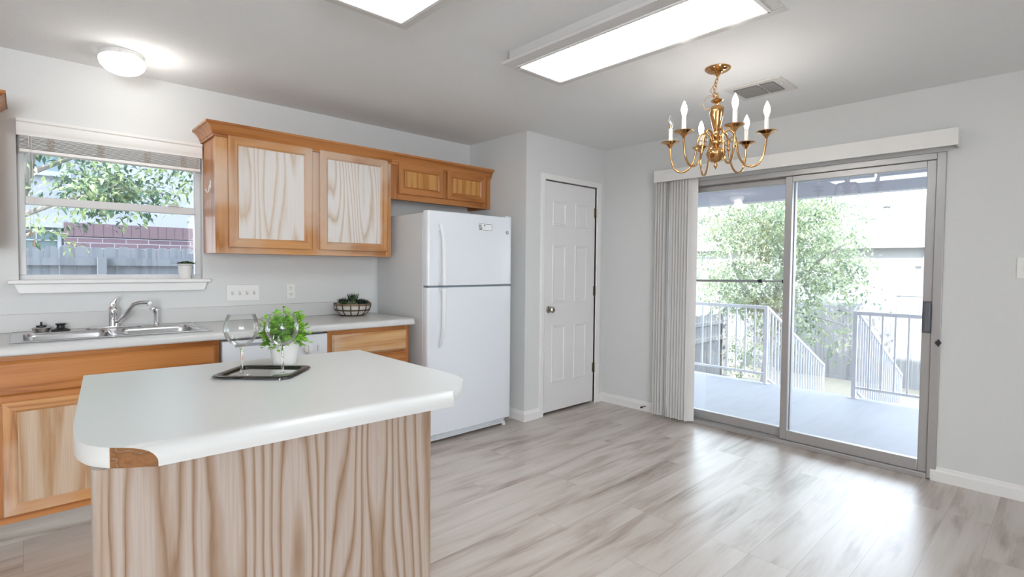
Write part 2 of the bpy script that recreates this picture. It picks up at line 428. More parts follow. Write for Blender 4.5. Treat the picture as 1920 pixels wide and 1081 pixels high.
# ---- pantry door
dr = struct('door_1', MB().box(DX0+0.004, DX1-0.004, YP+0.012, YP+0.047, 0.022, 2.061), door_m, 'white six panel pantry door with nickel knob', 'door', bevel=0.002)
pw = 0.185; px = [(DX0+0.11, DX0+0.11+0.20), (DX1-0.11-0.20, DX1-0.11)]
for x0, x1 in px:
    for z0, z1 in ((1.665, 1.90), (0.985, 1.52), (0.265, 0.80)):
        b = MB()
        # recessed moulded border and raised field
        def ring(xa, xb, za, zb, y): return [b.bm.verts.new(p) for p in ((xa,y,za),(xb,y,za),(xb,y,zb),(xa,y,zb))]
        y0 = YP+0.0118
        r = [ring(x0, x1, z0, z1, y0), ring(x0+0.012, x1-0.012, z0+0.012, z1-0.012, y0+0.0),
             ring(x0+0.016, x1-0.016, z0+0.016, z1-0.016, y0-0.007), ring(x0+0.024, x1-0.024, z0+0.024, z1-0.024, y0-0.007), ring(x0+0.034, x1-0.034, z0+0.034, z1-0.034, y0-0.001)]
        for a, c in zip(r, r[1:]):
            for k in range(4): b.bm.faces.new((a[k], a[(k+1) % 4], c[(k+1) % 4], c[k]))
        b.bm.faces.new(r[-1])
        obj('door_panel', b, door_m, dr, smooth=20)
kn = obj('door_knob', MB().lathe([(0.0,-0.062), (0.018,-0.060), (0.027,-0.050), (0.028,-0.038), (0.020,-0.026), (0.011,-0.020), (0.011,-0.008)], (3.400, YP+0.006, 0.935), 24, 'y'), nickel_m, dr)
obj('rosette', MB().lathe([(0.0,-0.010), (0.024,-0.009), (0.032,-0.003), (0.032,0.004)], (3.400, YP+0.009, 0.935), 24, 'y'), nickel_m, kn)
for z in (1.83, 1.085, 0.345):
    obj('hinge', MB().lathe([(0.0,-0.05),(0.007,-0.048),(0.007,0.048),(0.0,0.05)], (DX1-0.001, YP-0.004, z), 10).box(DX1-0.022, DX1-0.002, YP+0.008, YP+0.0118, z-0.045, z+0.045), nickel_m, dr)
b = MB()
for x0, x1, z0, z1 in ((3.276, DX0, 0.0, 2.118), (DX1, 4.105, 0.0, 2.118), (DX0, DX1, DZ, 2.118)):
    b.box(x0, x1, YP-0.016, YP+0.02, z0, z1)
obj('door_casing', b, trim_m, dr, bevel=0.005)

# ---- sliding glass door
b = MB()
b.box(XR-0.012, XR+0.11, SY0-0.012, SY0+0.035, 0.005, SZ+0.012).box(XR-0.012, XR+0.11, SY1-0.035, SY1+0.012, 0.005, SZ+0.012)
b.box(XR-0.012, XR+0.11, SY0+0.035, SY1-0.035, SZ-0.03, SZ+0.012).box(XR-0.018, XR+0.11, SY0+0.035, SY1-0.035, 0.0, 0.032)
sd = struct('door_2', b, alu_m, 'aluminium sliding glass door to the porch', 'door', bevel=0.003)
def panel(x0, x1, y0, y1, st, nm):
    b = MB()
    b.box(x0, x1, y0, y0+st, 0.034, SZ-0.032).box(x0, x1, y1-st, y1, 0.034, SZ-0.032)
    b.box(x0, x1, y0+st, y1-st, 0.034, 0.105).box(x0, x1, y0+st, y1-st, SZ-0.075, SZ-0.032)
    p = obj(nm, b, alu_m, sd, bevel=0.003)
    obj('glass_pane', MB().box((x0+x1)/2-0.003, (x0+x1)/2+0.003, y0+st, y1-st, 0.105, SZ-0.075), pane_m, p)
    return p
panel(XR+0.055, XR+0.095, -2.47, SY1-0.036, 0.045, 'fixed_panel')
p = panel(XR+0.005, XR+0.045, SY0+0.036, -2.415, 0.048, 'sliding_panel')
obj('pull_handle', MB().box(XR-0.035, XR+0.004, -3.292, -3.262, 0.925, 1.105).box(XR-0.006, XR+0.006, -3.30, -3.247, 0.915, 1.115), plain('blue_grey_handle', (0.16,0.165,0.19), 0.35, 0.3), p, bevel=0.005)
obj('latch', MB().prism([(-3.335,0.8835), (-3.318,0.862), (-3.335,0.838), (-3.349,0.862)], 'x', XR-0.03, XR-0.012), dark_m, sd)
bar = thing('security_bar', 'dark metal security bar across the fixed glass door panel', 'bar', (XR+0.02, -2.1, 1.21))
obj('tube', MB().tube([(XR+0.03, -1.56, 1.205), (XR+0.03, -2.24, 1.215)], 0.010, 10), grey_m, bar)
obj('inner_rod', MB().tube([(XR+0.03, -2.23, 1.215), (XR+0.03, -2.41, 1.217)], 0.0065, 10), grey_m, bar)
obj('collar', MB().lathe([(0.013,-0.015),(0.014,0.0),(0.013,0.015)], (XR+0.03, -2.24, 1.215), 12, 'y'), dark_m, bar)
obj('end_foot', MB().box(XR+0.018, XR+0.042, -2.414, -2.402, 1.203, 1.231), dark_m, bar, bevel=0.002)

# ---- vertical blind
vb = thing('vertical_blind', 'ivory vertical blind drawn to the left end of the sliding door', 'blind', (4.10, -2.4, 2.05))
b = MB(); b.box(4.045, 4.057, -3.405, -1.383, 2.048, 2.15).box(4.057, XR-0.001, -3.405, -3.393, 2.048, 2.15).box(4.057, XR-0.001, -1.395, -1.383, 2.048, 2.15).box(4.057, XR-0.001, -3.393, -1.395, 2.142, 2.15)
obj('valance', b, plain('white_valance', (0.78,0.77,0.75), 0.45), vb, bevel=0.003)
obj('head_rail', MB().box(4.088, 4.128, -3.38, -1.41, 2.098, 2.132), alu2_m, vb, bevel=0.003)
rnd = random.Random(3)
nv = 13
for i in range(nv):
    y = -1.412-0.306*i/(nv-1)
    ang = math.radians(128+rnd.uniform(-8, 8)-(24 if i in (4, 5) else 0))
    prof = []
    hw = 0.0445
    for k in range(7):
        s = -1+2*k/6
        prof.append((s*hw, 0.012*(1-s*s)))
    prof2 = prof+[(a, c-0.0012) for a, c in reversed(prof)]
    ca, sa = math.cos(ang), math.sin(ang)
    # s runs along the vane's width: at 90 degrees that is the x direction
    poly = [(4.108+a*sa-c*ca, y+a*ca+c*sa) for a, c in prof2]
    b = MB(); b.prism(poly, 'z', 0.018+rnd.uniform(0, 0.006), 2.09)
    obj('vane', b, vane_m, vb, smooth=50)

# ---- door stop
ds = thing('door_stop', 'small bronze spring door stop on the baseboard by the blind', 'door stop', (XR-0.015, -1.27, 0.05))
obj('rod', MB().tube([(XR-0.015,-1.27,0.05), (XR-0.075,-1.27,0.05)], 0.005, 8), plain('bronze', (0.16,0.12,0.09), 0.35, 0.8), ds)
obj('tip', MB().lathe([(0.0,-0.016),(0.009,-0.014),(0.009,0.0)], (XR-0.074,-1.27,0.05), 10, 'x'), black_m, ds)

# ---- switches and outlet
t = thing('light_switch', 'white four gang switch plate beneath the oak wall cabinet', 'light switch', (1.124, -0.004, 1.112))
obj('cover_plate', MB().box(1.02, 1.228, -0.007, -0.0005, 1.058, 1.168), plast_m, t, bevel=0.003)
for k in range(4):
    x = 1.124+(k-1.5)*0.046
    tg = obj('toggle', MB().prism([(-0.006,1.105), (-0.020,1.122), (-0.018,1.128), (-0.006,1.122)], 'x', x-0.005, x+0.005), plast_m, t)
    obj('toggle_slot', MB().box(x-0.0075, x+0.0075, -0.0085, -0.0068, 1.100, 1.126), plain('shadow_white', (0.5,0.5,0.49), 0.5), tg)
t = thing('power_outlet', 'white duplex power outlet on the wall beside the switch plate', 'outlet', (1.445, -0.004, 1.115))
obj('cover_plate', MB().box(1.412, 1.478, -0.007, -0.0005, 1.06, 1.17), plast_m, t, bevel=0.003)
for z in (1.092, 1.138):
    r = obj('receptacle', MB().lathe([(0.0,-0.0095),(0.016,-0.0095),(0.017,-0.007)], (1.445,0,z), 20, 'y'), plast_m, t)
    obj('slot', MB().box(1.437,1.4395,-0.0102,-0.0094,z-0.001,z+0.009).box(1.450,1.4525,-0.0102,-0.0094,z-0.001,z+0.007).lathe([(0,-0.0102),(0.0028,-0.0102),(0.0028,-0.0094)], (1.445,0,z-0.008), 8, 'y'), dark_m, r)
t = thing('light_switch', 'white switch plate on the wall right of the sliding door', 'light switch', (XR-0.004, -3.72, 1.325))
obj('cover_plate', MB().box(XR-0.007, XR-0.0005, -3.785, -3.667, 1.265, 1.385), plast_m, t, bevel=0.003)
for y in (-3.703, -3.749):
    obj('toggle', MB().prism([(XR-0.006,1.318), (XR-0.02,1.335), (XR-0.018,1.341), (XR-0.006,1.335)], 'y', y-0.005, y+0.005), plast_m, t)

grey_louvre = plain('grey_louvre', (0.20,0.20,0.20), 0.5)
# ---- ceiling vent
t = thing('ceiling_vent', 'white ceiling air vent register behind the chandelier', 'vent', (3.42, -2.50, ZC))
obj('frame', MB().box(3.29, 3.585, -2.68, -2.345, ZC-0.007, ZC-0.0005), plain('vent_white', (0.68,0.66,0.64), 0.4), t, bevel=0.003)
for y0, y1 in ((-2.53, -2.385), (-2.625, -2.543)):
    bk = obj('grille', MB().box(3.337, 3.528, y0, y1, ZC-0.0085, ZC-0.007), plain('vent_recess', (0.03,0.03,0.03), 0.8), t)
    n = 13
    b = MB()
    for k in range(n):
        x = 3.337+0.191*(k+0.5)/n
        b.prism([(x-0.003, ZC-0.0085), (x+0.001, ZC-0.0145), (x+0.0025, ZC-0.0135), (x-0.0015, ZC-0.0085)], 'y', y0, y1)
    obj('louvres', b, grey_louvre, bk, smooth=0)
obj('damper_lever', MB().box(3.40, 3.405, -2.66, -2.645, ZC-0.016, ZC-0.007), alu2_m, t)

# ---- window blind
t = thing('window_blind', 'white slatted blind raised to the top of the kitchen window', 'blind', (0.44, 0.0, 2.0))
b = MB(); b.prism([(0.012,2.081), (-0.030,2.081), (-0.030,2.066), (-0.024,2.060), (-0.026,2.03), (-0.020,2.012), (-0.016,2.000), (-0.016,1.992), (0.0,1.992), (0.0,2.068), (0.012,2.068)], 'x', 0.001, 0.879)
obj('valance', b, plain('white_valance_board', (0.76,0.75,0.73), 0.45), t, smooth=30)
obj('head_rail', MB().box(0.012, 0.868, 0.001, 0.042, 1.988, 2.066), blind_m, t, bevel=0.002)
rnd = random.Random(5)
for k in range(9):
    z = 1.980-0.0068*k
    b = MB(); b.prism([(-0.016,z), (0.012,z+0.0028), (0.036,z), (0.036,z+0.0026), (0.012,z+0.0054), (-0.016,z+0.0026)], 'x', 0.012+rnd.uniform(0,0.004), 0.866+rnd.uniform(0,0.004))
    obj('slat', b, blind_m, t, smooth=0)
obj('bottom_rail', MB().box(0.010, 0.870, -0.017, 0.038, 1.903, 1.922), blind_m, t, bevel=0.004)
for x in (0.14, 0.36, 0.585, 0.775):
    b = MB()
    for k in range(7):
        zz = 1.985-0.010*k
        pts = [(x-0.016+0.032*j/6, -0.0195-0.0015*math.sin(j*2.1+k*2), zz+0.004*math.sin(j*1.9+k*1.3)) for j in range(7)]
        b.tube(pts, 0.0013, 5)
    obj('ladder_tape', b, tape_m, t)
cord_m = plain('cream_cord', (0.75,0.72,0.66), 0.7)
for x, ze, nm in ((0.052, 1.475, 'cord'), (0.064, 1.42, 'cord')):
    c = obj(nm, MB().tube([(x-0.002, -0.022, 1.99), (x, -0.024, 1.75), (x, -0.022, ze)], 0.0011, 6), cord_m, t)
    obj('tassel', MB().lathe([(0.0,0.012),(0.004,0.010),(0.005,0.0),(0.0075,-0.022),(0.006,-0.026),(0.0,-0.026)], (x,-0.022,ze), 10), plain('tan_tassel', (0.55,0.42,0.28), 0.5), c)
obj('tilt_cord', MB().tube([(0.838,-0.022,1.99), (0.838,-0.022,1.80)], 0.0011, 6), cord_m, t)

# ================================================================ cabinets
def door_parts(name, x0, x1, z0, z1, yf, frame_m, panel_m, parent, st=0.058, th=0.019):
    """framed door: bevelled rails and stiles, recessed flat veneer panel"""
    b = MB()
    def ring(a, y): return [b.bm.verts.new(p) for p in ((x0+a,y,z0+a),(x1-a,y,z0+a),(x1-a,y,z1-a),(x0+a,y,z1-a))]
    r = [ring(0, yf), ring(0, yf-th+0.005), ring(0.004, yf-th), ring(st-0.012, yf-th), ring(st-0.006, yf-th+0.004), ring(st, yf-th+0.010), ring(st, yf)]
    for a, c in zip(r, r[1:]):
        for k in range(4):
            fc = b.bm.faces.new((a[k], a[(k+1) % 4], c[(k+1) % 4], c[k]))
            fc.material_index = 0 if k % 2 else 1
    d = obj(name, b, frame_m, parent, smooth=25, mat2=oak_m if frame_m == oakv_m else oakr_m)
    obj('panel', MB().box(x0+st, x1-st, yf-th+0.009, yf-0.001, z0+st, z1-st), panel_m, d)
    return d
CF = -0.305
# wall cabinet, two tall doors
t = thing('wall_cabinet', 'oak wall cabinet with two tall paneled doors, glare painted on the panels, left of the refrigerator', 'cabinet', (1.49, -0.15, 1.38))
obj('carcass', MB().box(0.885, 2.093, CF+0.018, -0.001, 1.378, 2.125), oakrv_m, t)
b = MB(); b.box(0.883, 0.955, CF, CF+0.019, 1.376, 2.125).box(1.475, 1.535, CF, CF+0.019, 1.415, 2.09).box(2.05, 2.0935, CF, CF+0.019, 1.376, 2.125)
b.box(0.955, 2.05, CF, CF+0.019, 1.376, 1.418).box(0.955, 2.05, CF, CF+0.019, 2.085, 2.125)
obj('face_frame', b, oak_m, t, bevel=0.001, mat2=oakv_m)
door_parts('door', 0.956, 1.480, 1.414, 2.105, CF, oakv_m, glare_oak_m, t)
door_parts('door', 1.531, 2.056, 1.414, 2.105, CF, oakv_m, glare_oak2_m, t)
hk = obj('hook', MB().tube([(0.884,-0.20,1.80), (0.878,-0.20,1.80), (0.874,-0.20,1.765), (0.866,-0.20,1.752), (0.858,-0.20,1.765), (0.855,-0.20,1.775)], 0.0035, 8).box(0.880,0.885,-0.206,-0.194,1.78,1.83), plast_m, t)
hk['label'] = 'small white hook on the cabinet side'
tall_cab = t
# cabinet over the refrigerator
t = thing('wall_cabinet', 'short orange oak wall cabinet above the refrigerator', 'cabinet', (2.59, -0.15, 1.823))
obj('carcass', MB().box(2.0945, 3.096, CF+0.018, -0.001, 1.86, 2.125).box(2.0945, 2.112, CF+0.018, -0.001, 1.823, 1.86).box(3.078, 3.096, CF+0.018, -0.001, 1.823, 1.86), oakrv_m, t)
b = MB(); b.box(2.0945, 2.16, CF, CF+0.019, 1.822, 2.125).box(2.57, 2.63, CF, CF+0.019, 1.865, 2.09).box(3.02, 3.097, CF, CF+0.019, 1.822, 2.125)
b.box(2.16, 3.02, CF, CF+0.019, 1.822, 1.872).box(2.16, 3.02, CF, CF+0.019, 2.085, 2.125)
obj('face_frame', b, oakr_m, t, bevel=0.001, mat2=oakrv_m)
oakp_m = wood('orange_oak_panel', (0.60,0.31,0.10), (0.50,0.22,0.05), (0.40,0.15,0.03), 'z', rings=5, scale=7, stretch=0.06, rough=0.3, off=2.2)
door_parts('door', 2.152, 2.580, 1.867, 2.108, CF, oakrv_m, oakp_m, t, st=0.060)
door_parts('door', 2.615, 3.030, 1.867, 2.108, CF, oakrv_m, oakp_m, t, st=0.060)
short_cab = t
# cabinet left of the window (only its crown shows)
t = thing('wall_cabinet', 'oak wall cabinet left of the window with only its crown showing', 'cabinet', (-0.55, -0.15, 1.38))
obj('carcass', MB().box(-1.0, -0.085, CF+0.018, -0.001, 1.378, 2.10), oakrv_m, t)
obj('face_frame', MB().box(-1.0, -0.085, CF, CF+0.019, 1.378, 2.10), oakr_m, t, bevel=0.001)
door_parts('door', -0.50, -0.13, 1.414, 2.08, CF, oakv_m, glare_oak_m, t)
CROWN = [(0.0,0.0), (0.010,0.0), (0.010,0.012), (0.016,0.016), (0.020,0.030), (0.030,0.048), (0.044,0.062), (0.050,0.068), (0.056,0.068), (0.056,0.082), (0.0,0.082)]
def crown(x0, x1, z, right_return=False, left_return=True, yf=CF):
    """moulding swept along the front and mitred round the free end"""
    b = MB()
    path = []
    if left_return: path += [((x0, -0.001), (-1, 0)), ((x0, yf), (-1, -1))]
    else: path += [((x0, yf), (0, -1))]
    if right_return: path += [((x1, yf), (1, -1)), ((x1, -0.001), (1, 0))]
    else: path += [((x1, yf), (0, -1))]
    rings = [[b.bm.verts.new((p[0]+d[0]*o, p[1]+d[1]*o, z+h)) for o, h in CROWN] for p, d in path]
    n = len(CROWN)
    for a, c in zip(rings, rings[1:]):
        for k in range(n): b.bm.faces.new((a[k], a[(k+1) % n], c[(k+1) % n], c[k]))
    b.bm.faces.new(rings[0]); b.bm.faces.new(rings[-1][::-1])
    return b
obj('crown_molding', crown(-1.0, -0.085, 2.052, True, False), oakr_m, t, smooth=25)
obj('crown_molding', crown(0.883, 2.094, 2.088), oakr_m, tall_cab, smooth=25)
obj('crown_molding', crown(2.094, 3.097, 2.088, False, False), oakr_m, short_cab, smooth=25)

# base cabinets
BF = -0.605
WT = 0.928      # worktop height
def base_frame(x0, x1, rects, m):
    b = MB()
    for r in rects: b.box(r[0], r[1], BF, BF+0.019, r[2], r[3])
    return b
t = thing('base_cabinet', 'oak sink base cabinet with long false drawer front', 'cabinet', (0.37, -0.3, 0))
obj('carcass', MB().box(-0.95, 0.826, BF+0.018, -0.002, 0.11, 0.70).box(-0.95, -0.93, BF+0.018, -0.002, 0.70, 0.883).box(0.806, 0.826, BF+0.018, -0.002, 0.70, 0.883), oakrv_m, t)
obj('face_frame', base_frame(0, 0, ((-0.95,0.827,0.85,0.8835), (0.785,0.827,0.11,0.85), (-0.95,0.785,0.64,0.715), (-0.95,0.785,0.11,0.16), (-0.115,-0.055,0.16,0.64), (-0.95,-0.90,0.16,0.85)), oak_m), oakr_m, t, bevel=0.001, mat2=oakrv_m)
b = MB()
def slab(b, x0, x1, z0, z1, yf, th=0.019, be=0.012):
    def ring(a, y): return [b.bm.verts.new(p) for p in ((x0+a,y,z0+a),(x1-a,y,z0+a),(x1-a,y,z1-a),(x0+a,y,z1-a))]
    r = [ring(0, yf), ring(0, yf-th*0.45), ring(be*0.4, yf-th*0.6), ring(be, yf-th)]
    for a, c in zip(r, r[1:]):
        for k in range(4): b.bm.faces.new((a[k], a[(k+1) % 4], c[(k+1) % 4], c[k]))
    b.bm.faces.new(r[-1]); b.bm.faces.new(r[0][::-1])
    return b
obj('false_drawer_front', slab(b, -0.88, 0.797, 0.697, 0.857, BF), oakr_m, t, smooth=20)
door_parts('door', -0.063, 0.365, 0.147, 0.672, BF, oakv_m, glare_oak3_m, t, st=0.052)
door_parts('door', -0.50, -0.105, 0.147, 0.672, BF, oakv_m, glare_oak3_m, t, st=0.052)
door_parts('door', 0.405, 0.797, 0.147, 0.672, BF, oakv_m, glare_oak3_m, t, st=0.052)
obj('toe_kick', MB().box(-0.95, 0.826, BF+0.045, BF+0.06, 0.0, 0.11), toe_m, t)
t = thing('base_cabinet', 'oak drawer base cabinet between the dishwasher and refrigerator', 'cabinet', (1.76, -0.3, 0))
obj('carcass', MB().box(1.455, 2.068, BF+0.018, -0.002, 0.11, 0.883), oakrv_m, t)
obj('face_frame', base_frame(0, 0, ((1.455,1.495,0.11,0.8835), (2.03,2.069,0.11,0.8835), (1.495,2.03,0.845,0.8835), (1.495,2.03,0.69,0.712), (1.495,2.03,0.11,0.15), (1.495,2.03,0.42,0.44)), oak_m), oakr_m, t, bevel=0.001, mat2=oakrv_m)
obj('drawer', slab(MB(), 1.484, 2.043, 0.708, 0.850, BF), wood('glare_oak_drawer', (0.62,0.38,0.19), (0.52,0.27,0.10), (0.40,0.18,0.05), 'x', rings=5, scale=7, stretch=0.05, rough=0.3, glare_amt=0.8, glare_col=(0.64,0.53,0.44), off=0.9), t, smooth=20)  # top drawer carries pale patches painted in for glare
obj('drawer', slab(MB(), 1.484, 2.043, 0.432, 0.692, BF), oakr_m, t, smooth=20)
obj('drawer', slab(MB(), 1.484, 2.043, 0.142, 0.418, BF), oakr_m, t, smooth=20)
obj('toe_kick', MB().box(1.455, 2.068, BF+0.045, BF+0.06, 0.0, 0.11), toe_m, t)

# dishwasher
t = thing('dishwasher', 'white dishwasher under the kitchen counter behind the potted herb', 'dishwasher', (1.14, -0.3, 0))
obj('tub', MB().box(0.832, 1.448, -0.56, -0.03, 0.10, 0.872), appl_side_m, t)
obj('door', MB().box(0.834, 1.446, -0.625, -0.562, 0.14, 0.725), appl_m, t, bevel=0.006)
cp = obj('control_panel', MB().box(0.834, 1.446, -0.632, -0.562, 0.732, 0.870), appl_m, t, bevel=0.006)
obj('handle_recess', MB().box(0.90, 1.235, -0.6335, -0.630, 0.832, 0.850), grey_m, cp)
obj('raised_bezel', MB().box(1.255, 1.415, -0.6345, -0.630, 0.742, 0.852), appl_m, cp, bevel=0.002)
kb = obj('dial_knob', MB().lathe([(0.030,0.0),(0.029,-0.006),(0.024,-0.018),(0.0,-0.020)], (1.318,-0.634,0.782), 28, 'y'), plast_m, cp)
obj('pointer', MB().box(1.312, 1.324, -0.660, -0.650, 0.757, 0.807), plain('white_knob_grip', (0.72,0.72,0.74), 0.35), kb, bevel=0.003)
obj('latch_button', MB().box(1.378, 1.392, -0.640, -0.633, 0.762, 0.800), plain('pale_grey_button', (0.62,0.63,0.66), 0.4), cp, bevel=0.002)
obj('indicator_button', MB().lathe([(0.007,0.0),(0.006,-0.004),(0.0,-0.0045)], (1.262,-0.634,0.805), 12, 'y'), plain('pale_grey_button_round', (0.55,0.56,0.60), 0.4), cp)
obj('kick_plate', MB().box(0.834, 1.446, -0.56, -0.54, 0.0, 0.10), dark_m, t)

# worktop
SX0, SX1, SYB, SYF = 0.0, 0.775, -0.135, -0.505   # cut-out
b = MB()
x0, x1 = -1.0, 2.083
nose = [(-0.56, WT)]
for k in range(7):
    a = math.pi/2*k/6; nose.append((-0.635-0.022*math.sin(a), WT-0.022*(1-math.cos(a))))
nose += [(-0.657, WT-0.034)]
for k in range(4):
    a = math.pi/2*k/3; nose.append((-0.657+0.010*(1-math.cos(a)), WT-0.034-0.010*math.sin(a)))
nose += [(-0.56, WT-0.044)]
b.prism(nose, 'x', x0, x1)
b.box(x0, x1, -0.115, -0.002, WT-0.04, WT).box(x0, SX0-0.01, -0.56, -0.115, WT-0.04, WT).box(SX1+0.01, x1, -0.56, -0.115, WT-0.04, WT)
t = obj('worktop', b, lam_m, smooth=40)
tag(t, 'long white laminate kitchen worktop holding the sink', 'countertop')
obj('backsplash', MB().box(x0, x1-0.012, -0.020, -0.0015, WT, 1.027), lam_m, t, bevel=0.004)

# sink
t = thing('sink', 'stainless steel double bowl kitchen sink set in the worktop', 'sink', (0.385, -0.31, WT))
rx0, rx1, ry0, ry1 = -0.035, 0.80, -0.560, -0.042
bowls = ((0.012, 0.362), (0.412, 0.762))
by0, by1 = -0.498, -0.150
def rrect(xa, xb, ya, yb, r, z, n=5):
    p = []
    for cx, cy, a0 in ((xb-r,yb-r,0), (xa+r,yb-r,90), (xa+r,ya+r,180), (xb-r,ya+r,270)):
        for k in range(n+1):
            a = math.radians(a0+90*k/n); p.append((cx+r*math.cos(a), cy+r*math.sin(a), z))
    return p
b = MB()
zt = WT+0.004
b.box(rx0, rx1, by1, ry1, WT+0.0005, zt).box(rx0, rx1, ry0, by0, WT+0.0005, zt)
b.box(rx0, bowls[0][0], by0, by1, WT+0.0005, zt).box(bowls[0][1], bowls[1][0], by0, by1, WT+0.0005, zt).box(bowls[1][1], rx1, by0, by1, WT+0.0005, zt)
# raised outer bead
b.tube([(rx0,ry0,zt), (rx1,ry0,zt)], 0.003, 6).tube([(rx0,ry1,zt), (rx1,ry1,zt)], 0.003, 6).tube([(rx0,ry0,zt), (rx0,ry1,zt)], 0.003, 6).tube([(rx1,ry0,zt), (rx1,ry1,zt)], 0.003, 6)
obj('rim', b, steel_m, t, smooth=40)
for xa, xb in bowls:
    b = MB(); rings = []
    for ins, r, z in ((-0.004,0.05,zt+0.0008), (0.0,0.05,zt-0.002), (0.004,0.05,zt-0.02), (0.012,0.05,WT-0.15), (0.03,0.05,WT-0.172), (0.06,0.06,WT-0.178)):
        rings.append([b.bm.verts.new(p) for p in rrect(xa+ins, xb-ins, by0+ins, by1-ins, r, z)])
    # fill the square corners between rim and rounded bowl mouth
    n = len(rings[0])
    for a, c in zip(rings, rings[1:]):
        for k in range(n): b.bm.faces.new((a[k], a[(k+1) % n], c[(k+1) % n], c[k]))
    b.bm.faces.new(rings[-1])
    per = n//4
    for ci, (qx, qy) in enumerate(((xb+0.004, by1+0.004), (xa-0.004, by1+0.004), (xa-0.004, by0-0.004), (xb+0.004, by0-0.004))):
        q = b.bm.verts.new((qx, qy, zt+0.0008))
        for k in range(ci*per, ci*per+per-1): b.bm.faces.new((q, rings[0][k], rings[0][k+1]))
    bw = obj('bowl', b, steel_m, t, smooth=50)
    obj('drain', MB().lathe([(0.045,0.0),(0.042,0.003),(0.030,-0.002),(0.0,-0.003)], ((xa+xb)/2, (by0+by1)/2, WT-0.1775), 24), chrome_m, bw)

# faucet
t = thing('faucet', 'chrome single lever kitchen faucet behind the sink', 'faucet', (0.395, -0.085, WT))
FY = -0.085
b = MB(); b.prism([p[:2] for p in rrect(0.272, 0.532, FY-0.028, FY+0.028, 0.027, 0, 6)], 'z', WT+0.0043, WT+0.014)
obj('deck_plate', b, chrome_m, t, bevel=0.004)
obj('body', MB().lathe([(0.026,0.012),(0.024,0.03),(0.023,0.085),(0.026,0.10),(0.0245,0.116),(0.016,0.128),(0.0,0.132)], (0.398,FY,WT), 24), chrome_m, t)
obj('lever', MB().tube([(0.396,FY,WT+0.125), (0.392,FY-0.002,WT+0.142), (0.404,FY-0.004,WT+0.155), (0.412,FY-0.006,WT+0.172), (0.426,FY-0.008,WT+0.182)], [0.013,0.012,0.010,0.008,0.005], 10), chrome_m, t)
sp = [(0.405,FY-0.010,WT+0.035), (0.425,FY-0.030,WT+0.044), (0.448,FY-0.050,WT+0.075), (0.466,FY-0.066,WT+0.112), (0.486,FY-0.084,WT+0.142), (0.515,FY-0.105,WT+0.152), (0.555,FY-0.125,WT+0.153)]
s_ = obj('spout', MB().tube(sp, [0.012,0.013,0.014,0.013,0.012,0.011,0.011], 12), chrome_m, t)
obj('aerator', MB().lathe([(0.012,0.004),(0.013,-0.004),(0.012,-0.022),(0.0,-0.022)], (0.556,FY-0.126,WT+0.153), 14), chrome_m, s_)
t = thing('side_sprayer', 'chrome pull out side sprayer right of the faucet', 'sprayer', (0.607, FY, WT))
obj('base_ring', MB().lathe([(0.024,0.003),(0.022,0.010),(0.016,0.016),(0.0,0.016)], (0.607,FY,WT), 18), chrome_m, t)
obj('wand', MB().tube([(0.607,FY,WT+0.012), (0.607,FY,WT+0.05), (0.606,FY,WT+0.085), (0.600,FY-0.004,WT+0.105), (0.586,FY-0.010,WT+0.112)], [0.013,0.012,0.016,0.016,0.011], 14), chrome_m, t)
obj('spray_head', MB().tube([(0.590,FY-0.008,WT+0.112), (0.578,FY-0.013,WT+0.104)], [0.013,0.014], 12), chrome_m, t)
zr = WT+0.0042
t = thing('sink_strainer', 'steel basket strainer with knob on the sink ledge', 'strainer', (0.085, FY+0.002, zr))
obj('basket', MB().lathe([(0.030,0.0),(0.034,0.006),(0.040,0.020),(0.041,0.022),(0.030,0.026),(0.0,0.026)], (0.085,FY+0.002,zr), 24), steel_m, t)
obj('knob', MB().lathe([(0.022,0.026),(0.022,0.034),(0.006,0.036),(0.004,0.046),(0.006,0.052),(0.0,0.054)], (0.085,FY+0.002,zr), 16), black_m, t)
t = obj('disposal_stopper', MB().lathe([(0.040,0.0),(0.041,0.006),(0.030,0.010),(0.018,0.016),(0.017,0.030),(0.024,0.036),(0.022,0.040),(0.0,0.040)], (0.165, FY+0.004, zr), 24), black_m, origin=(0.165, FY+0.004, zr))
tag(t, 'black rubber disposal stopper on the sink ledge', 'stopper')
# fill the hidden hole between worktop strips and sink cut-out is left open under the rim

# ================================================================ refrigerator
FX0, FX1 = 2.133, 2.957
t = thing('refrigerator', 'white top freezer refrigerator between the counter and the pantry', 'refrigerator', (2.545, -0.38, 0))
obj('cabinet_body', MB().box(FX0+0.002, FX1-0.002, -0.680, -0.035, 0.025, 1.695), appl_side_m, t, bevel=0.006)
def fdoor(nm, z0, z1):
    # slightly crowned door front with rounded vertical edges
    pr = [(FX0, -0.688), (FX0, -0.728)]
    for k in range(1, 6):
        a = math.pi/2*k/5; pr.append((FX0+0.022*(1-math.cos(a)), -0.728-0.022*math.sin(a)))
    for k in range(1, 12):
        s = k/12; pr.append((FX0+0.022+(FX1-FX0-0.044)*s, -0.750-0.007*math.sin(math.pi*s)))
    for k in range(0, 6):
        a = math.pi/2*(1-k/5); pr.append((FX1-0.022*(1-math.cos(a)), -0.728-0.022*math.sin(a)))
    pr.append((FX1, -0.688))
    return obj(nm, MB().prism(pr, 'z', z0, z1), appl_m, t, smooth=40, bevel=0.004)
fz = fdoor('freezer_door', 1.166, 1.708)
fd = fdoor('refrigerator_door', 0.072, 1.152)
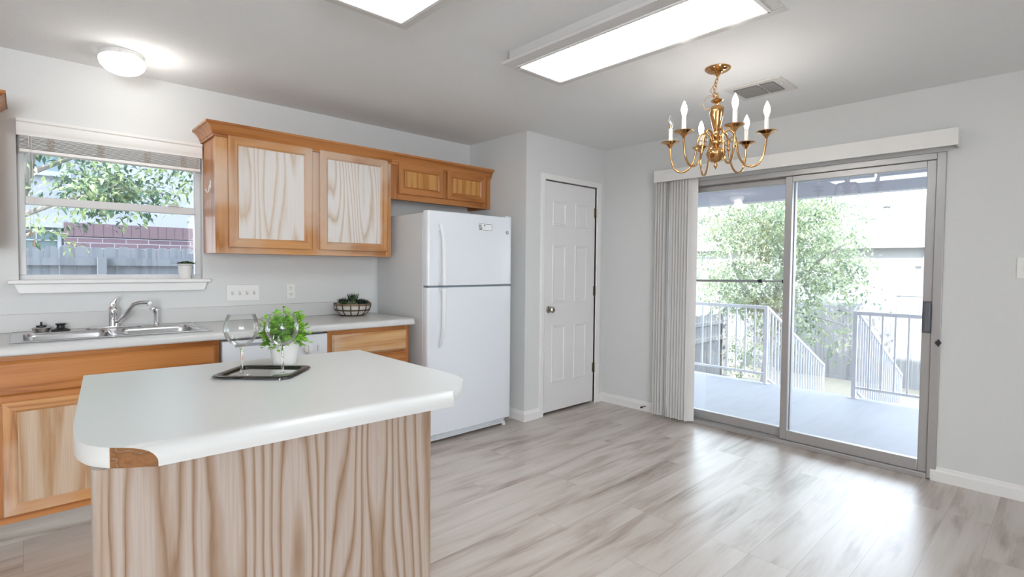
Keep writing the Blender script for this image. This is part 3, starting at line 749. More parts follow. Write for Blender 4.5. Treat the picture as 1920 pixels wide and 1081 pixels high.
def fhandle(par, za, zb):
    """bar bowed away from the door: foot at za, free wide end at zb"""
    pts, n = [], 14
    b = MB(); rings = []
    for k in range(n+1):
        s = k/n; z = za+(zb-za)*s
        out = 0.004+0.048*min(1, (s*3.2))**0.7 if s < 0.32 else 0.052+0.006*math.sin((s-0.32)*2.2)
        hw = 0.0125+0.003*s; th = 0.010
        y = -0.752-out
        rings.append([b.bm.verts.new(p) for p in ((2.236-hw,y+th,z),(2.236-hw,y-th*0.3,z),(2.236-hw*0.5,y-th,z),(2.236+hw*0.5,y-th,z),(2.236+hw,y-th*0.3,z),(2.236+hw,y+th,z))])
    for a, c in zip(rings, rings[1:]):
        for k in range(6): b.bm.faces.new((a[k], a[(k+1) % 6], c[(k+1) % 6], c[k]))
    b.bm.faces.new(rings[0]); b.bm.faces.new(rings[-1][::-1])
    zc = zb-0.02 if zb > za else zb+0.02
    b.box(2.224, 2.248, -0.80, -0.750, min(zc, zb), max(zc, zb))
    za2 = za+0.05 if zb > za else za-0.05
    b.box(2.2245, 2.2475, -0.764, -0.748, min(za, za2), max(za, za2))
    obj('handle', b, plain('white_handle_plastic', (0.76,0.77,0.79), 0.3), par, smooth=40)
fhandle(fz, 1.615, 1.172)
fhandle(fd, 0.715, 1.146)
st = obj('energy_label', MB().box(2.595, 2.732, -0.7575, -0.7562, 1.588, 1.642), plain('label_paper', (0.78,0.79,0.80), 0.5), fz)
st['label'] = 'small white label with thin black border'
ink = plain('black_ink', (0.03,0.03,0.03), 0.6)
b = MB()
yi0, yi1 = -0.7583, -0.7574
b.box(2.597, 2.730, yi0, yi1, 1.637, 1.6395).box(2.597, 2.730, yi0, yi1, 1.590, 1.5925).box(2.7275, 2.730, yi0, yi1, 1.590, 1.6395).box(2.597, 2.5995, yi0, yi1, 1.590, 1.6395)
for k, (x, w, z, h) in enumerate(((2.602,0.003,1.612,0.020), (2.608,0.003,1.618,0.014), (2.614,0.003,1.612,0.022), (2.620,0.003,1.610,0.016), (2.602,0.022,1.606,0.003), (2.604,0.026,1.600,0.003), (2.602,0.024,1.594,0.0025), (2.612,0.003,1.596,0.014), (2.626,0.004,1.600,0.010))):
    b.box(x, x+w, yi0, yi1, z, z+h)
b.lathe([(0.0,yi0),(0.006,yi0),(0.006,yi1)], (2.655,0,1.626), 10, 'y')
obj('label_print', b, ink, st, smooth=0)
bd = obj('round_badge', MB().lathe([(0.0,-0.7565),(0.0125,-0.7565),(0.014,-0.753),(0.014,-0.748)], (2.897,0,1.584), 24, 'y'), plain('badge_silver', (0.62,0.62,0.64), 0.25, 0.8), fz)
obj('badge_ring', MB().torus((2.897,-0.757,1.584), 0.0105, 0.0018, 'y', 24, 6), plain('badge_grey', (0.12,0.12,0.13), 0.4), bd)
b = MB()
b.tube([(2.893+0.0035*math.cos(a)-0.0005, -0.758, 1.584+0.005*math.sin(a)) for a in [0.8+0.45*k for k in range(12)]], 0.0009, 5)
b.tube([(2.8995,-0.758,1.579), (2.9005,-0.758,1.589), (2.904,-0.758,1.589)], 0.0009, 5)
obj('badge_monogram', b, plain('badge_white', (0.85,0.85,0.86), 0.3), bd)
obj('door_gap', MB().box(FX0+0.012, FX1-0.008, -0.738, -0.686, 1.150, 1.168), plain('blue_grey_gasket', (0.20,0.24,0.28), 0.5), t)
obj('hinge_bracket', MB().box(2.83, 2.95, -0.752, -0.69, 1.1535, 1.1615), grey_m, t, bevel=0.002)
obj('hinge_cap', MB().box(2.885, 2.952, -0.745, -0.62, 1.697, 1.718), appl_m, t, bevel=0.006)
b = MB(); b.box(FX0+0.01, FX1-0.055, -0.722, -0.66, 0.022, 0.066)
for z in (0.034, 0.046, 0.058): b.box(FX0+0.014, FX1-0.06, -0.727, -0.720, z-0.003, z+0.003)
obj('kick_grille', b, appl_m, t, bevel=0.001)
obj('leveling_foot', MB().lathe([(0.0,0.0),(0.016,0.0),(0.018,0.010),(0.012,0.014),(0.012,0.03)], (FX1-0.035, -0.70, 0.0), 14), plast_m, t)
obj('leveling_foot', MB().lathe([(0.0,0.0),(0.016,0.0),(0.018,0.010),(0.012,0.014),(0.012,0.03)], (FX0+0.035, -0.69, 0.0), 14), plast_m, t)
obj('rear_roller', MB().lathe([(0.0,-0.30),(0.02,-0.30),(0.02,0.30),(0.0,0.30)], ((FX0+FX1)/2, -0.10, 0.02), 12, 'x'), dark_m, t)

# ================================================================ island
IZ = 0.914; ZB = 0.870
t = thing('kitchen_island', 'kitchen island with white laminate top and pale oak veneer front', 'kitchen island', (0.62, -2.1, 0))
isl = t
OUT_L = [(-1.545,0.171), (-2.27,0.105), (-2.36,0.103), (-2.41,0.107), (-2.45,0.118), (-2.48,0.133), (-2.505,0.153), (-2.525,0.180), (-2.545,0.216), (-2.56,0.236)]
OUT_R = [(-1.62,1.161), (-2.30,1.163), (-2.38,1.160), (-2.43,1.148), (-2.465,1.128), (-2.50,1.090), (-2.53,1.045), (-2.55,1.020), (-2.565,1.008), (-2.60,0.992)]
def interp(T, y):
    if y >= T[0][0]: return T[0][1]
    for (a, xa), (c, xc) in zip(T, T[1:]):
        if c <= y <= a: return xa+(xc-xa)*(a-y)/(a-c)
    return T[-1][1]
# rows from back to front: (y at x=0.2, z, shear)
rows = []
for k in range(13): rows.append((-1.548-(2.30-1.548)*k/12, IZ))
for y in (-2.36,-2.40,-2.43,-2.455,-2.475,-2.49,-2.505): rows.append((y, IZ))
yf, rr = -2.556, 0.040
for k in range(1, 9):
    a = math.pi/2*k/8
    rows.append((yf+rr-rr*math.sin(a), IZ-rr*0.85*(1-math.cos(a))))
rows.append((yf, ZB))
def ysh(x, y):
    tt = (y+1.548)/(-2.556+1.548)
    sh = -0.085+(-0.030+0.085)*tt
    return y+sh*(x-0.2)
b = MB(); NX = 24
grid = []
for y, z in rows:
    xl = interp(OUT_L, y)
    xr = 1.16
    for _ in range(6): xr = interp(OUT_R, ysh(xr, y))
    grid.append([b.bm.verts.new((xl+(xr-xl)*k/NX, ysh(xl+(xr-xl)*k/NX, y), z)) for k in range(NX+1)])
for a, c in zip(grid, grid[1:]):
    for k in range(NX): b.bm.faces.new((a[k], a[k+1], c[k+1], c[k]))
Lp = [tuple(g[0].co) for g in grid]; Rp = [tuple(g[-1].co) for g in grid]; Bk = [tuple(v.co) for v in grid[0]]
# underside
under = [b.bm.verts.new((p[0], p[1], ZB)) for p in Lp] ; under2 = [b.bm.verts.new((p[0], p[1], ZB)) for p in Rp]
for i in range(len(under)-1): b.bm.faces.new((under[i], under[i+1], under2[i+1], under2[i]))
top = obj('countertop', b, lam_m, t, smooth=50)
def strip(pts, nm, mat, out):
    b = MB()
    A = [b.bm.verts.new(p) for p in pts]; Bv = [b.bm.verts.new((p[0], p[1], ZB)) for p in pts]
    off = Vector(out)*0.0008
    A2 = [b.bm.verts.new(Vector(p)+off+Vector((0,0,-0.0006))) for p in pts]; B2 = [b.bm.verts.new(Vector((p[0], p[1], ZB))+off) for p in pts]
    for i in range(len(pts)-1):
        if (Vector(pts[i])-Vector((pts[i][0],pts[i][1],ZB))).length < 1e-4 and (Vector(pts[i+1])-Vector((pts[i+1][0],pts[i+1][1],ZB))).length < 1e-4: continue
        b.bm.faces.new((A2[i], A2[i+1], B2[i+1], B2[i])); b.bm.faces.new((A[i], A[i+1], A2[i+1], A2[i])); b.bm.faces.new((Bv[i], Bv[i+1], B2[i+1], B2[i]))
    bmesh.ops.remove_doubles(b.bm, verts=b.bm.verts, dist=1e-6)
    return obj(nm, b, mat, t, smooth=60)
# split of the left end: laminate edge strip, then missing piece showing the core
ic = min(range(len(Lp)), key=lambda i: abs(Lp[i][0]-0.152)+abs(Lp[i][1]+2.505))
strip(Lp[:ic+1], 'edge_strip', lam2_m, (-0.8,-0.5,0))
ec = strip(Lp[ic:], 'exposed_core', core_m, (-0.5,-0.8,0)); ec['label'] = 'bare brown wood core where the edge strip is missing'
strip(Rp, 'edge_strip', lam2_m, (0.8,-0.5,0))
strip(Bk, 'edge_strip', lam2_m, (0,1,0))
obj('body', MB().prism([(0.150,-2.485),(0.962,-2.485),(0.962,-1.70),(0.215,-1.66)], 'z', 0.0, ZB-0.0005), oakrv_m, t)
obj('front_panel', MB().box(0.147, 0.967, -2.505, -2.4855, 0.0, ZB-0.0005), island_m, t)
b = MB(); pr = [(0.147,-2.505)]
for k in range(7):
    a = math.pi/2+math.pi/2*k/6; pr.append((0.147+0.024*math.cos(a+0), -2.481-0.024*math.sin(a)))
pr += [(0.123,-2.46), (0.147,-2.46)]
obj('corner_post', MB().prism(pr, 'z', 0.0, ZB-0.0005), post_m, t, smooth=40)
obj('side_panel', MB().prism([(0.125,-2.459),(0.1495,-2.459),(0.2145,-1.66),(0.190,-1.66)], 'z', 0.0, ZB-0.0005), post_m, t)

# tray, glasses, potted herb on the island
TZ = IZ
cx, cy = 0.651, -1.908
ux, uy = 0.727, -0.687
tr = thing('serving_tray', 'rectangular silver serving tray with dark rim on the island', 'tray', (cx, cy, TZ))
tray_m = plain('polished_silver', (0.62,0.61,0.60), 0.10, 1.0)
rim_m = plain('dark_silver_rim', (0.07,0.07,0.07), 0.2, 1.0)
def loc(a, c, z): return (cx+a*ux+c*uy, cy+a*uy-c*ux, z)
def trring(hl, hw, r, z, b, n=6):
    v = []
    for qx, qy, a0 in ((hl-r,hw-r,0), (-hl+r,hw-r,90), (-hl+r,-hw+r,180), (hl-r,-hw+r,270)):
        for k in range(n+1):
            a = math.radians(a0+90*k/n); v.append(b.bm.verts.new(loc(qx+r*math.cos(a), qy+r*math.sin(a), z)))
    return v
def loft(b, R):
    n = len(R[0])
    for a, c in zip(R, R[1:]):
        for k in range(n): b.bm.faces.new((a[k], a[(k+1) % n], c[(k+1) % n], c[k]))
b = MB(); R = [trring(0.108,0.082,0.02,TZ+0.0005,b), trring(0.108,0.082,0.02,TZ+0.003,b)]; loft(b, R); b.bm.faces.new(R[0]); b.bm.faces.new(R[-1])
obj('tray_base', b, tray_m, tr, smooth=30)
b = MB(); R = [trring(0.1075,0.0815,0.02,TZ+0.0031,b), trring(0.112,0.086,0.022,TZ+0.009,b), trring(0.122,0.096,0.028,TZ+0.011,b), trring(0.135,0.109,0.034,TZ+0.010,b), trring(0.138,0.112,0.036,TZ+0.007,b), trring(0.135,0.109,0.034,TZ+0.006,b), trring(0.112,0.086,0.022,TZ+0.004,b)]
loft(b, R); obj('rim', b, rim_m, tr, smooth=50)

def thin_glass():
    m, N, L, B = nt('clear_bowl_glass'); N.remove(B)
    tr_ = N.new('ShaderNodeBsdfTransparent'); tr_.inputs['Color'].default_value = (0.965, 0.975, 0.97, 1)
    gl = N.new('ShaderNodeBsdfGlossy'); gl.inputs['Roughness'].default_value = 0.02
    lw = N.new('ShaderNodeLayerWeight'); lw.inputs['Blend'].default_value = 0.22
    mu = N.new('ShaderNodeMath'); mu.operation = 'MULTIPLY_ADD'; mu.inputs[1].default_value = 0.75; mu.inputs[2].default_value = 0.02; L.new(lw.outputs['Fresnel'], mu.inputs[0])
    mx = N.new('ShaderNodeMixShader'); L.new(mu.outputs[0], mx.inputs['Fac']); L.new(tr_.outputs[0], mx.inputs[1]); L.new(gl.outputs[0], mx.inputs[2])
    L.new(mx.outputs[0], N['Material Output'].inputs['Surface'])
    return m
glass_m = thin_glass()
m, N, L, B = nt('clear_stem_glass'); B.inputs['Transmission Weight'].default_value = 1; B.inputs['Roughness'].default_value = 0.0; B.inputs['IOR'].default_value = 1.45
B.inputs['Base Color'].default_value = (0.97,0.98,0.98,1)
stem_m = m
def wine_glass(label, x, y):
    z0 = TZ+0.0035
    t = thing('wine_glass', label, 'wine glass', (x, y, z0), 'balloon wine glasses on the tray')
    obj('foot', MB().lathe([(0.0,0.0),(0.034,0.0),(0.035,0.0015),(0.030,0.0028),(0.012,0.006),(0.006,0.012),(0.0045,0.02)], (x,y,z0), 32), glass_m, t, smooth=60)
    obj('stem', MB().lathe([(0.0045,0.0205),(0.0038,0.05),(0.0040,0.085),(0.0058,0.099),(0.010,0.1045)], (x,y,z0), 16), stem_m, t, smooth=60)
    pr = [(0.0,0.1055),(0.012,0.1065),(0.026,0.112),(0.040,0.124),(0.051,0.142),(0.0555,0.160),(0.0545,0.180),(0.050,0.198),(0.0445,0.2145)]
    obj('bowl', MB().lathe(pr, (x,y,z0), 40), glass_m, t, smooth=60)
    obj('lip', MB().torus((x,y,z0+0.2148), 0.0444, 0.0009, 'z', 40, 6), stem_m, t, smooth=60)
    return t
wine_glass('clear balloon wine glass on the left of the silver tray', 0.572, -1.932)
wine_glass('clear balloon wine glass on the right of the silver tray, before the herb pot', 0.684, -2.004)

pot_m = plain('white_ceramic', (0.78,0.77,0.75), 0.35)
soil_m = plain('dark_soil', (0.05,0.04,0.03), 0.95)
def leaf_mat(name, c1, c2, rough=0.5):
    m, N, L, B = nt(name)
    oi = N.new('ShaderNodeTexCoord'); ns = N.new('ShaderNodeTexNoise'); ns.inputs['Scale'].default_value = 38 if rough < 0.6 else 3
    L.new(oi.outputs['Object'], ns.inputs['Vector'])
    cr = N.new('ShaderNodeValToRGB'); cr.color_ramp.elements[0].position = 0.35; cr.color_ramp.elements[0].color = (*c1, 1); cr.color_ramp.elements[1].position = 0.65; cr.color_ramp.elements[1].color = (*c2, 1)
    L.new(ns.outputs['Fac'], cr.inputs['Fac']); L.new(cr.outputs[0], B.inputs['Base Color'])
    B.inputs['Roughness'].default_value = rough; B.inputs['Specular IOR Level'].default_value = 0.35
    tl = N.new('ShaderNodeBsdfTranslucent'); L.new(cr.outputs[0], tl.inputs['Color'])
    mx = N.new('ShaderNodeMixShader'); mx.inputs['Fac'].default_value = 0.35
    L.new(B.outputs[0], mx.inputs[1]); L.new(tl.outputs[0], mx.inputs[2]); L.new(mx.outputs[0], N['Material Output'].inputs['Surface'])
    return m
herb_m = leaf_mat('bright_green_leaf', (0.13,0.38,0.02), (0.42,0.74,0.09))
hx, hy = 0.775, -1.765
t = thing('potted_herb', 'bushy bright green herb in a white pot behind the tray', 'potted plant', (hx, hy, IZ))
pt = obj('pot', MB().lathe([(0.0,0.0),(0.041,0.0),(0.0425,0.002),(0.058,0.098),(0.059,0.104),(0.056,0.104),(0.052,0.092),(0.0,0.088)], (hx,hy,IZ), 40), pot_m, t, smooth=35)
obj('soil', MB().lathe([(0.0,0.092),(0.050,0.091),(0.050,0.089)], (hx,hy,IZ), 24), soil_m, t)
rnd = random.Random(11)
b = MB(); bs = MB()
for k in range(170):
    u = rnd.random()*2*math.pi; v = rnd.random()**0.6
    el = math.radians(-32+112*(1-v)); 
    R_ = 0.095*(0.72+0.35*rnd.random())
    d = Vector((math.cos(u)*math.cos(el), math.sin(u)*math.cos(el), math.sin(el)*1.05+0.02))
    base = Vector((hx+0.02*math.cos(u), hy+0.02*math.sin(u), IZ+0.092))
    tip = Vector((hx, hy, IZ+0.118))+d*R_*Vector((1,1,1.0)).length/1.732
    mid = (base+tip)/2+Vector((0,0,0.018))
    bs.tube([base, mid, tip], [0.0013,0.001,0.0006], 5)
    for q in range(9):
        f = 0.35+0.65*q/8
        p = base.lerp(mid, f*2) if f < 0.5 else mid.lerp(tip, f*2-1)
        a2 = rnd.random()*2*math.pi
        dd = (tip-base).normalized()*0.55+Vector((math.cos(a2), math.sin(a2), rnd.uniform(-0.2,0.7)))*0.8
        b.leaf(p, dd, Vector((rnd.uniform(-0.4,0.4), rnd.uniform(-0.4,0.4), 1)), rnd.uniform(0.015,0.026), rnd.uniform(0.006,0.010))
obj('stems', bs, leaf_mat('green_stem', (0.12,0.25,0.04), (0.2,0.35,0.08)), t)
f_ = obj('foliage', b, herb_m, t, smooth=60); f_['kind'] = 'stuff'

# succulent on the window stool
sx, sy, sz = 0.778, -0.006, 1.2125
t = thing('potted_succulent', 'tiny succulent in a white pot on the window stool', 'potted plant', (sx, sy, sz))
obj('pot', MB().lathe([(0.0,0.0),(0.031,0.0),(0.032,0.002),(0.039,0.088),(0.046,0.089),(0.047,0.096),(0.044,0.096),(0.040,0.088),(0.0,0.085)], (sx,sy,sz), 32), pot_m, t, smooth=35)
def rosette(c, R, n, tilt, rnd, w=0.3, hgt=1.0):
    b = MB()
    for ringi in range(3):
        for k in range(n-ringi):
            a = 2*math.pi*(k+0.5*ringi)/(n-ringi)+rnd.uniform(-0.15,0.15)
            el = math.radians(tilt+ringi*24+rnd.uniform(-6,6))
            L_ = R*(1-0.18*ringi)*rnd.uniform(0.85,1.1)
            d = Vector((math.cos(a)*math.cos(el), math.sin(a)*math.cos(el), math.sin(el)*hgt))
            p0 = Vector(c); 
            b.tube([p0, p0+d*L_*0.35, p0+d*L_*0.7+Vector((0,0,0.06*L_)), p0+d*L_+Vector((0,0,0.16*L_))], [R*w*0.45, R*w*0.62, R*w*0.5, R*w*0.04], 6)
    return b
suc_m = leaf_mat('succulent_green', (0.035,0.075,0.03), (0.13,0.22,0.08), 0.45)
suc2_m = leaf_mat('succulent_purple', (0.06,0.04,0.045), (0.13,0.10,0.10), 0.45)
suc3_m = leaf_mat('succulent_dark', (0.012,0.022,0.02), (0.04,0.065,0.05), 0.45)
rnd = random.Random(4)
obj('soil', MB().lathe([(0.0,0.090),(0.041,0.089),(0.041,0.086)], (sx,sy,sz), 20), soil_m, t)
for k, (dx, dy, R_, mm) in enumerate(((-0.026,-0.010,0.030,suc2_m), (-0.004,-0.018,0.032,suc_m), (0.016,0.004,0.036,suc3_m), (0.028,-0.012,0.030,suc_m))):
    obj('succulent_rosette', rosette((sx+dx, sy+dy, sz+0.090), R_, 7, 18, rnd, 0.22), mm, t, smooth=60)

# basket bowl of succulents on the worktop
qx, qy, qz = 1.845, -0.168, WT+0.0005
t = thing('succulent_bowl', 'dark strapped basket bowl of mixed succulents at the counter end', 'planter', (qx, qy, qz))
bown = plain('dark_bronze_strap', (0.085,0.058,0.042), 0.45, 0.5)
linm = plain('cream_liner', (0.62,0.58,0.53), 0.8, bump=0.3, bscale=120)
BPf = [(0.0,0.004),(0.075,0.004),(0.100,0.014),(0.122,0.040),(0.132,0.066),(0.134,0.088)]
obj('liner', MB().lathe([(r*0.985, z) for r, z in BPf]+[(0.126,0.088),(0.12,0.072),(0.0,0.072)], (qx,qy,qz), 40), linm, t, smooth=50)
def band(R0, z0, z1, R1):
    b = MB(); n = 40; th = 0.003
    b.lathe([(R0,z0),(R0+th,z0),(R1+th,z1),(R1,z1),(R0,z0)], (qx,qy,qz), n)
    return b
obj('rim_band', band(0.1345, 0.078, 0.094, 0.1355), plain('rubbed_bronze_rim', (0.22,0.15,0.10), 0.5, 0.4), t, smooth=40)
obj('middle_band', band(0.1225, 0.040, 0.050, 0.127), bown, t, smooth=40)
obj('base_ring', band(0.076, 0.0, 0.008, 0.09), bown, t, smooth=40)
for k in range(14):
    a = 2*math.pi*k/14+0.12
    b = MB(); w = 0.0042
    ta = Vector((-math.sin(a), math.cos(a), 0)); ra = Vector((math.cos(a), math.sin(a), 0))
    rings = []
    for r, z in [(0.080,0.002),(0.102,0.011),(0.1255,0.038),(0.1345,0.066),(0.137,0.088)]:
        p = Vector((qx,qy,qz+z))+ra*r
        rings.append([b.bm.verts.new(p+ta*w), b.bm.verts.new(p-ta*w), b.bm.verts.new(p-ta*w+ra*0.002), b.bm.verts.new(p+ta*w+ra*0.002)])
    loft(b, rings); b.bm.faces.new(rings[0]); b.bm.faces.new(rings[-1])
    obj('strap', b, bown, t, smooth=0)
obj('soil', MB().lathe([(0.0,0.082),(0.122,0.080),(0.122,0.074)], (qx,qy,qz), 30), plain('pebbles', (0.16,0.15,0.13), 0.9, bump=0.5, bscale=150), t)
rnd = random.Random(9)
# local axis across the picture
for k, (la, dp, R_, n, ti, w, h, mm) in enumerate(((-0.068,0.0,0.062,7,35,0.17,1.0,suc3_m), (0.010,0.015,0.085,6,58,0.12,1.0,suc_m), (-0.018,0.03,0.080,6,58,0.12,1.0,suc3_m), (0.070,0.0,0.056,8,22,0.26,1.0,suc3_m), (0.012,-0.055,0.048,9,10,0.30,0.9,leaf_mat('succulent_sage',(0.09,0.12,0.06),(0.22,0.26,0.15),0.45)), (-0.05,-0.05,0.040,8,20,0.28,1.0,suc_m), (0.092,-0.02,0.040,8,20,0.28,1.0,suc3_m), (0.045,0.05,0.055,7,30,0.25,1.0,suc3_m))):
    p = (qx+la*0.73+dp*0.68, qy-la*0.68+dp*0.73, qz+0.084)
    obj('succulent_rosette', rosette(p, R_, n, ti, rnd, w, h), mm, t, smooth=60)

# ================================================================ ceiling lights
lens_m = emit('prismatic_lens', (0.93, 0.985, 1.0), 8.5, grid=0.022)
fix_m = plain('white_fixture_frame', (0.66,0.65,0.64), 0.45)
def fixture(label, x0, x1, y0, y1):
    t = thing('ceiling_light', label, 'ceiling light', ((x0+x1)/2, (y0+y1)/2, ZC), 'long fluorescent ceiling lights')
    zb = ZC-0.072
    b = MB()
    lx0, lx1, ly0, ly1 = x0+0.072, x1-0.045, y0+0.055, y1-0.045
    b.box(x0, lx0, y0, y1, zb, zb+0.018).box(lx1, x1, y0, y1, zb, zb+0.018).box(lx0, lx1, y0, ly0, zb, zb+0.018).box(lx0, lx1, ly1, y1, zb, zb+0.018)
    obj('frame', b, fix_m, t, bevel=0.003)
    obj('housing', MB().box(x0+0.03, x1-0.03, y0+0.03, y1-0.03, zb+0.018, ZC-0.0005), fix_m, t)
    b = MB()
    for a in ((lx0-0.004, lx0+0.012, ly0, ly1), (lx1-0.012, lx1+0.004, ly0, ly1), (lx0, lx1, ly0-0.004, ly0+0.012), (lx0, lx1, ly1-0.012, ly1+0.004)): b.box(*a, zb-0.006, zb-0.0005)
    obj('lens_trim', b, trim_m, t, bevel=0.002)
    obj('lens', MB().box(lx0+0.002, lx1-0.002, ly0+0.002, ly1-0.002, zb-0.002, zb+0.006), lens_m, t)
    return t
fixture('long prismatic ceiling light nearer the chandelier', 1.885, 2.345, -3.06, -1.80)
fixture('prismatic ceiling light over the island, cut by the upper picture edge', 0.845, 1.305, -3.06, -1.80)
t = thing('ceiling_light', 'round ribbed glass ceiling light above the kitchen sink', 'ceiling light', (0.43, -0.345, ZC))
obj('base', MB().lathe([(0.098,-0.0005),(0.098,-0.012),(0.094,-0.016),(0.094,-0.026),(0.088,-0.030),(0.0,-0.030)], (0.43,-0.345,ZC), 40), plain('white_base_metal', (0.74,0.73,0.72), 0.4), t, smooth=30)
b = MB(); pr = [(0.094,-0.024),(0.104,-0.034),(0.106,-0.048),(0.097,-0.072),(0.075,-0.095),(0.040,-0.110),(0.0,-0.114)]
b.lathe(pr, (0.43,-0.345,ZC), 96)
for v in b.bm.verts:
    d = Vector((v.co.x-0.43, v.co.y+0.345, 0)); r = d.length
    if r > 0.02:
        a = math.atan2(d.y, d.x); s = 1+0.012*math.cos(a*48); v.co.x = 0.43+d.x*s; v.co.y = -0.345+d.y*s
obj('glass_dome', b, emit('glowing_dome_glass', (1.0, 0.97, 0.93), 0.38), t, smooth=70)
obj('set_screw', MB().lathe([(0.0,-0.012),(0.004,-0.011),(0.004,0.0)], (0.40,-0.452,ZC-0.02), 8, 'y'), steel_m, t)
lp = bpy.data.lights.new('dome_bulb', 'POINT'); lp.energy = 1.5; lp.color = (1.0,0.95,0.88); lp.shadow_soft_size = 0.06
lo = bpy.data.objects.new('dome_bulb', lp); COL.objects.link(lo); lo.location = (0.50,-0.40,ZC-0.155)

# ================================================================ chandelier
CX, CY = 2.924, -2.48
t = thing('chandelier', 'brass six arm candle chandelier hanging from the ceiling', 'chandelier', (CX, CY, ZC))
def at(z): return (CX, CY, z)
obj('canopy', MB().lathe([(0.070,-0.0005),(0.070,-0.006),(0.058,-0.016),(0.036,-0.026),(0.014,-0.032),(0.010,-0.042),(0.0,-0.044)], at(ZC), 40), brass_m, t, smooth=60)
b = MB()
z = ZC-0.050
pts = [(CX, CY, ZC-0.052)]
for k in range(7):
    zz = ZC-0.052-0.019*k
    dx = -0.018*math.sin(k/6*math.pi*0.55)
    q = Vector((CX+dx*0.73, CY-dx*0.68, zz))
    ax = 'x' if k % 2 else 'y'
    b2 = MB(); b2.torus((0,0,0), 0.009, 0.0019, ax, 16, 6, 1.0, 1.0)
    for v in b2.bm.verts: v.co.z *= 1.45
    me_ = b2
    for v in me_.bm.verts: v.co += q
    tmp = bpy.data.meshes.new('tmp'); me_.bm.to_mesh(tmp); me_.bm.free(); b.bm.from_mesh(tmp); bpy.data.meshes.remove(tmp)
obj('chain', b, brass_m, t, smooth=60)
wire = [(CX,CY,ZC-0.044), (CX-0.012,CY+0.010,ZC-0.08), (CX-0.028,CY+0.024,ZC-0.13), (CX-0.010,CY+0.012,ZC-0.155), (CX-0.045,CY+0.040,ZC-0.165), (CX-0.062,CY+0.054,ZC-0.20), (CX-0.050,CY+0.046,ZC-0.235), (CX-0.030,CY+0.022,ZC-0.225), (CX-0.035,CY+0.028,ZC-0.26), (CX-0.022,CY+0.018,ZC-0.285), (CX-0.004,CY,ZC-0.300)]
obj('cord', MB().tube(wire, 0.0022, 6), plain('gold_cord', (0.55,0.36,0.18), 0.35, 0.4), t, smooth=60)
obj('cord', MB().tube([(p[0]+0.010*math.sin(i*1.3), p[1]-0.012*math.cos(i*1.7), p[2]+(0.004 if i else 0)) for i, p in enumerate(wire)], 0.0018, 6), plain('silver_ground_wire', (0.5,0.46,0.42), 0.35, 0.6), t, smooth=60)
obj('loop_cap', MB().lathe([(0.0,0.022),(0.008,0.020),(0.010,0.010),(0.030,0.004),(0.034,-0.002),(0.026,-0.010),(0.010,-0.016),(0.006,-0.024),(0.006,-0.032)], at(2.262), 28), brass_m, t, smooth=60)
obj('loop', MB().torus(at(2.292), 0.011, 0.003, 'y', 18, 8), brass_m, t, smooth=60)
obj('vase', MB().lathe([(0.006,2.232),(0.014,2.230),(0.032,2.226),(0.038,2.218),(0.037,2.200),(0.033,2.165),(0.024,2.120),(0.015,2.090),(0.012,2.075),(0.018,2.068),(0.022,2.060),(0.018,2.050),(0.012,2.042)], at(0), 36), brass_m, t, smooth=60)
obj('hub', MB().lathe([(0.012,2.043),(0.026,2.036),(0.030,2.024),(0.028,2.012),(0.018,2.006),(0.016,1.998)], at(0), 32), brass_m, t, smooth=60)
obj('ball', MB().lathe([(0.016,1.999),(0.030,1.994),(0.046,1.982),(0.052,1.966),(0.0535,1.9605),(0.0535,1.9565),(0.051,1.952),(0.046,1.936),(0.034,1.922),(0.020,1.915),(0.010,1.912)], at(0), 40), brass_m, t, smooth=45)
obj('finial', MB().lathe([(0.010,1.912),(0.007,1.904),(0.010,1.898),(0.011,1.892),(0.007,1.884),(0.0,1.872)], at(0), 20), brass_m, t, smooth=60)
bulb_m = emit('lit_candle_bulb', (1.0, 0.96, 0.90), 20)
m, N, L, B = nt('unlit_bulb_glass'); N.remove(B)
tr_ = N.new('ShaderNodeBsdfTransparent'); gl = N.new('ShaderNodeBsdfGlossy'); gl.inputs['Roughness'].default_value = 0.08
mx = N.new('ShaderNodeMixShader'); mx.inputs['Fac'].default_value = 0.3
L.new(tr_.outputs[0], mx.inputs[1]); L.new(gl.outputs[0], mx.inputs[2]); L.new(mx.outputs[0], N['Material Output'].inputs['Surface'])
unlit_m = m
armp = [(0.018,2.022),(0.030,2.058),(0.055,2.086),(0.082,2.080),(0.100,2.045),(0.108,2.000),(0.116,1.955),(0.132,1.912),(0.158,1.882),(0.190,1.872),(0.220,1.884),(0.242,1.918),(0.252,1.962),(0.257,2.005),(0.258,2.030)]
def spline(P, n=4):
    out = []
    for i in range(len(P)-1):
        p0, p1, p2, p3 = P[max(i-1,0)], P[i], P[i+1], P[min(i+2,len(P)-1)]
        for k in range(n):
            u = k/n
            out.append(tuple(0.5*((2*b_)+(-a_+c_)*u+(2*a_-5*b_+4*c_-d_)*u*u+(-a_+3*b_-3*c_+d_)*u**3) for a_, b_, c_, d_ in zip(p0,p1,p2,p3)))
    out.append(tuple(P[-1])); return out
AR = 0.258
arm = obj('arm', MB().tube([(CX+r, CY, z) for r, z in spline(armp)], 0.0058, 10).lathe([(0.0055,-0.012),(0.009,-0.006),(0.009,0.004),(0.0055,0.010)], (CX+0.106, CY, 2.00), 14), brass_m, t, smooth=60)
obj('scroll', MB().tube([(CX+0.106+0.020*math.cos(a)*(1-a/9)-0.020, CY, 2.035-0.022*math.sin(a)*(1-a/9)) for a in [0.5*k for k in range(12)]], 0.0028, 6), brass_m, arm, smooth=60)
obj('bobeche', MB().lathe([(0.006,2.018),(0.010,2.026),(0.018,2.034),(0.024,2.042),(0.052,2.052),(0.054,2.056),(0.026,2.050),(0.020,2.056),(0.020,2.064),(0.012,2.066)], (CX+AR, CY, 0), 8), brass_m, arm, smooth=20)
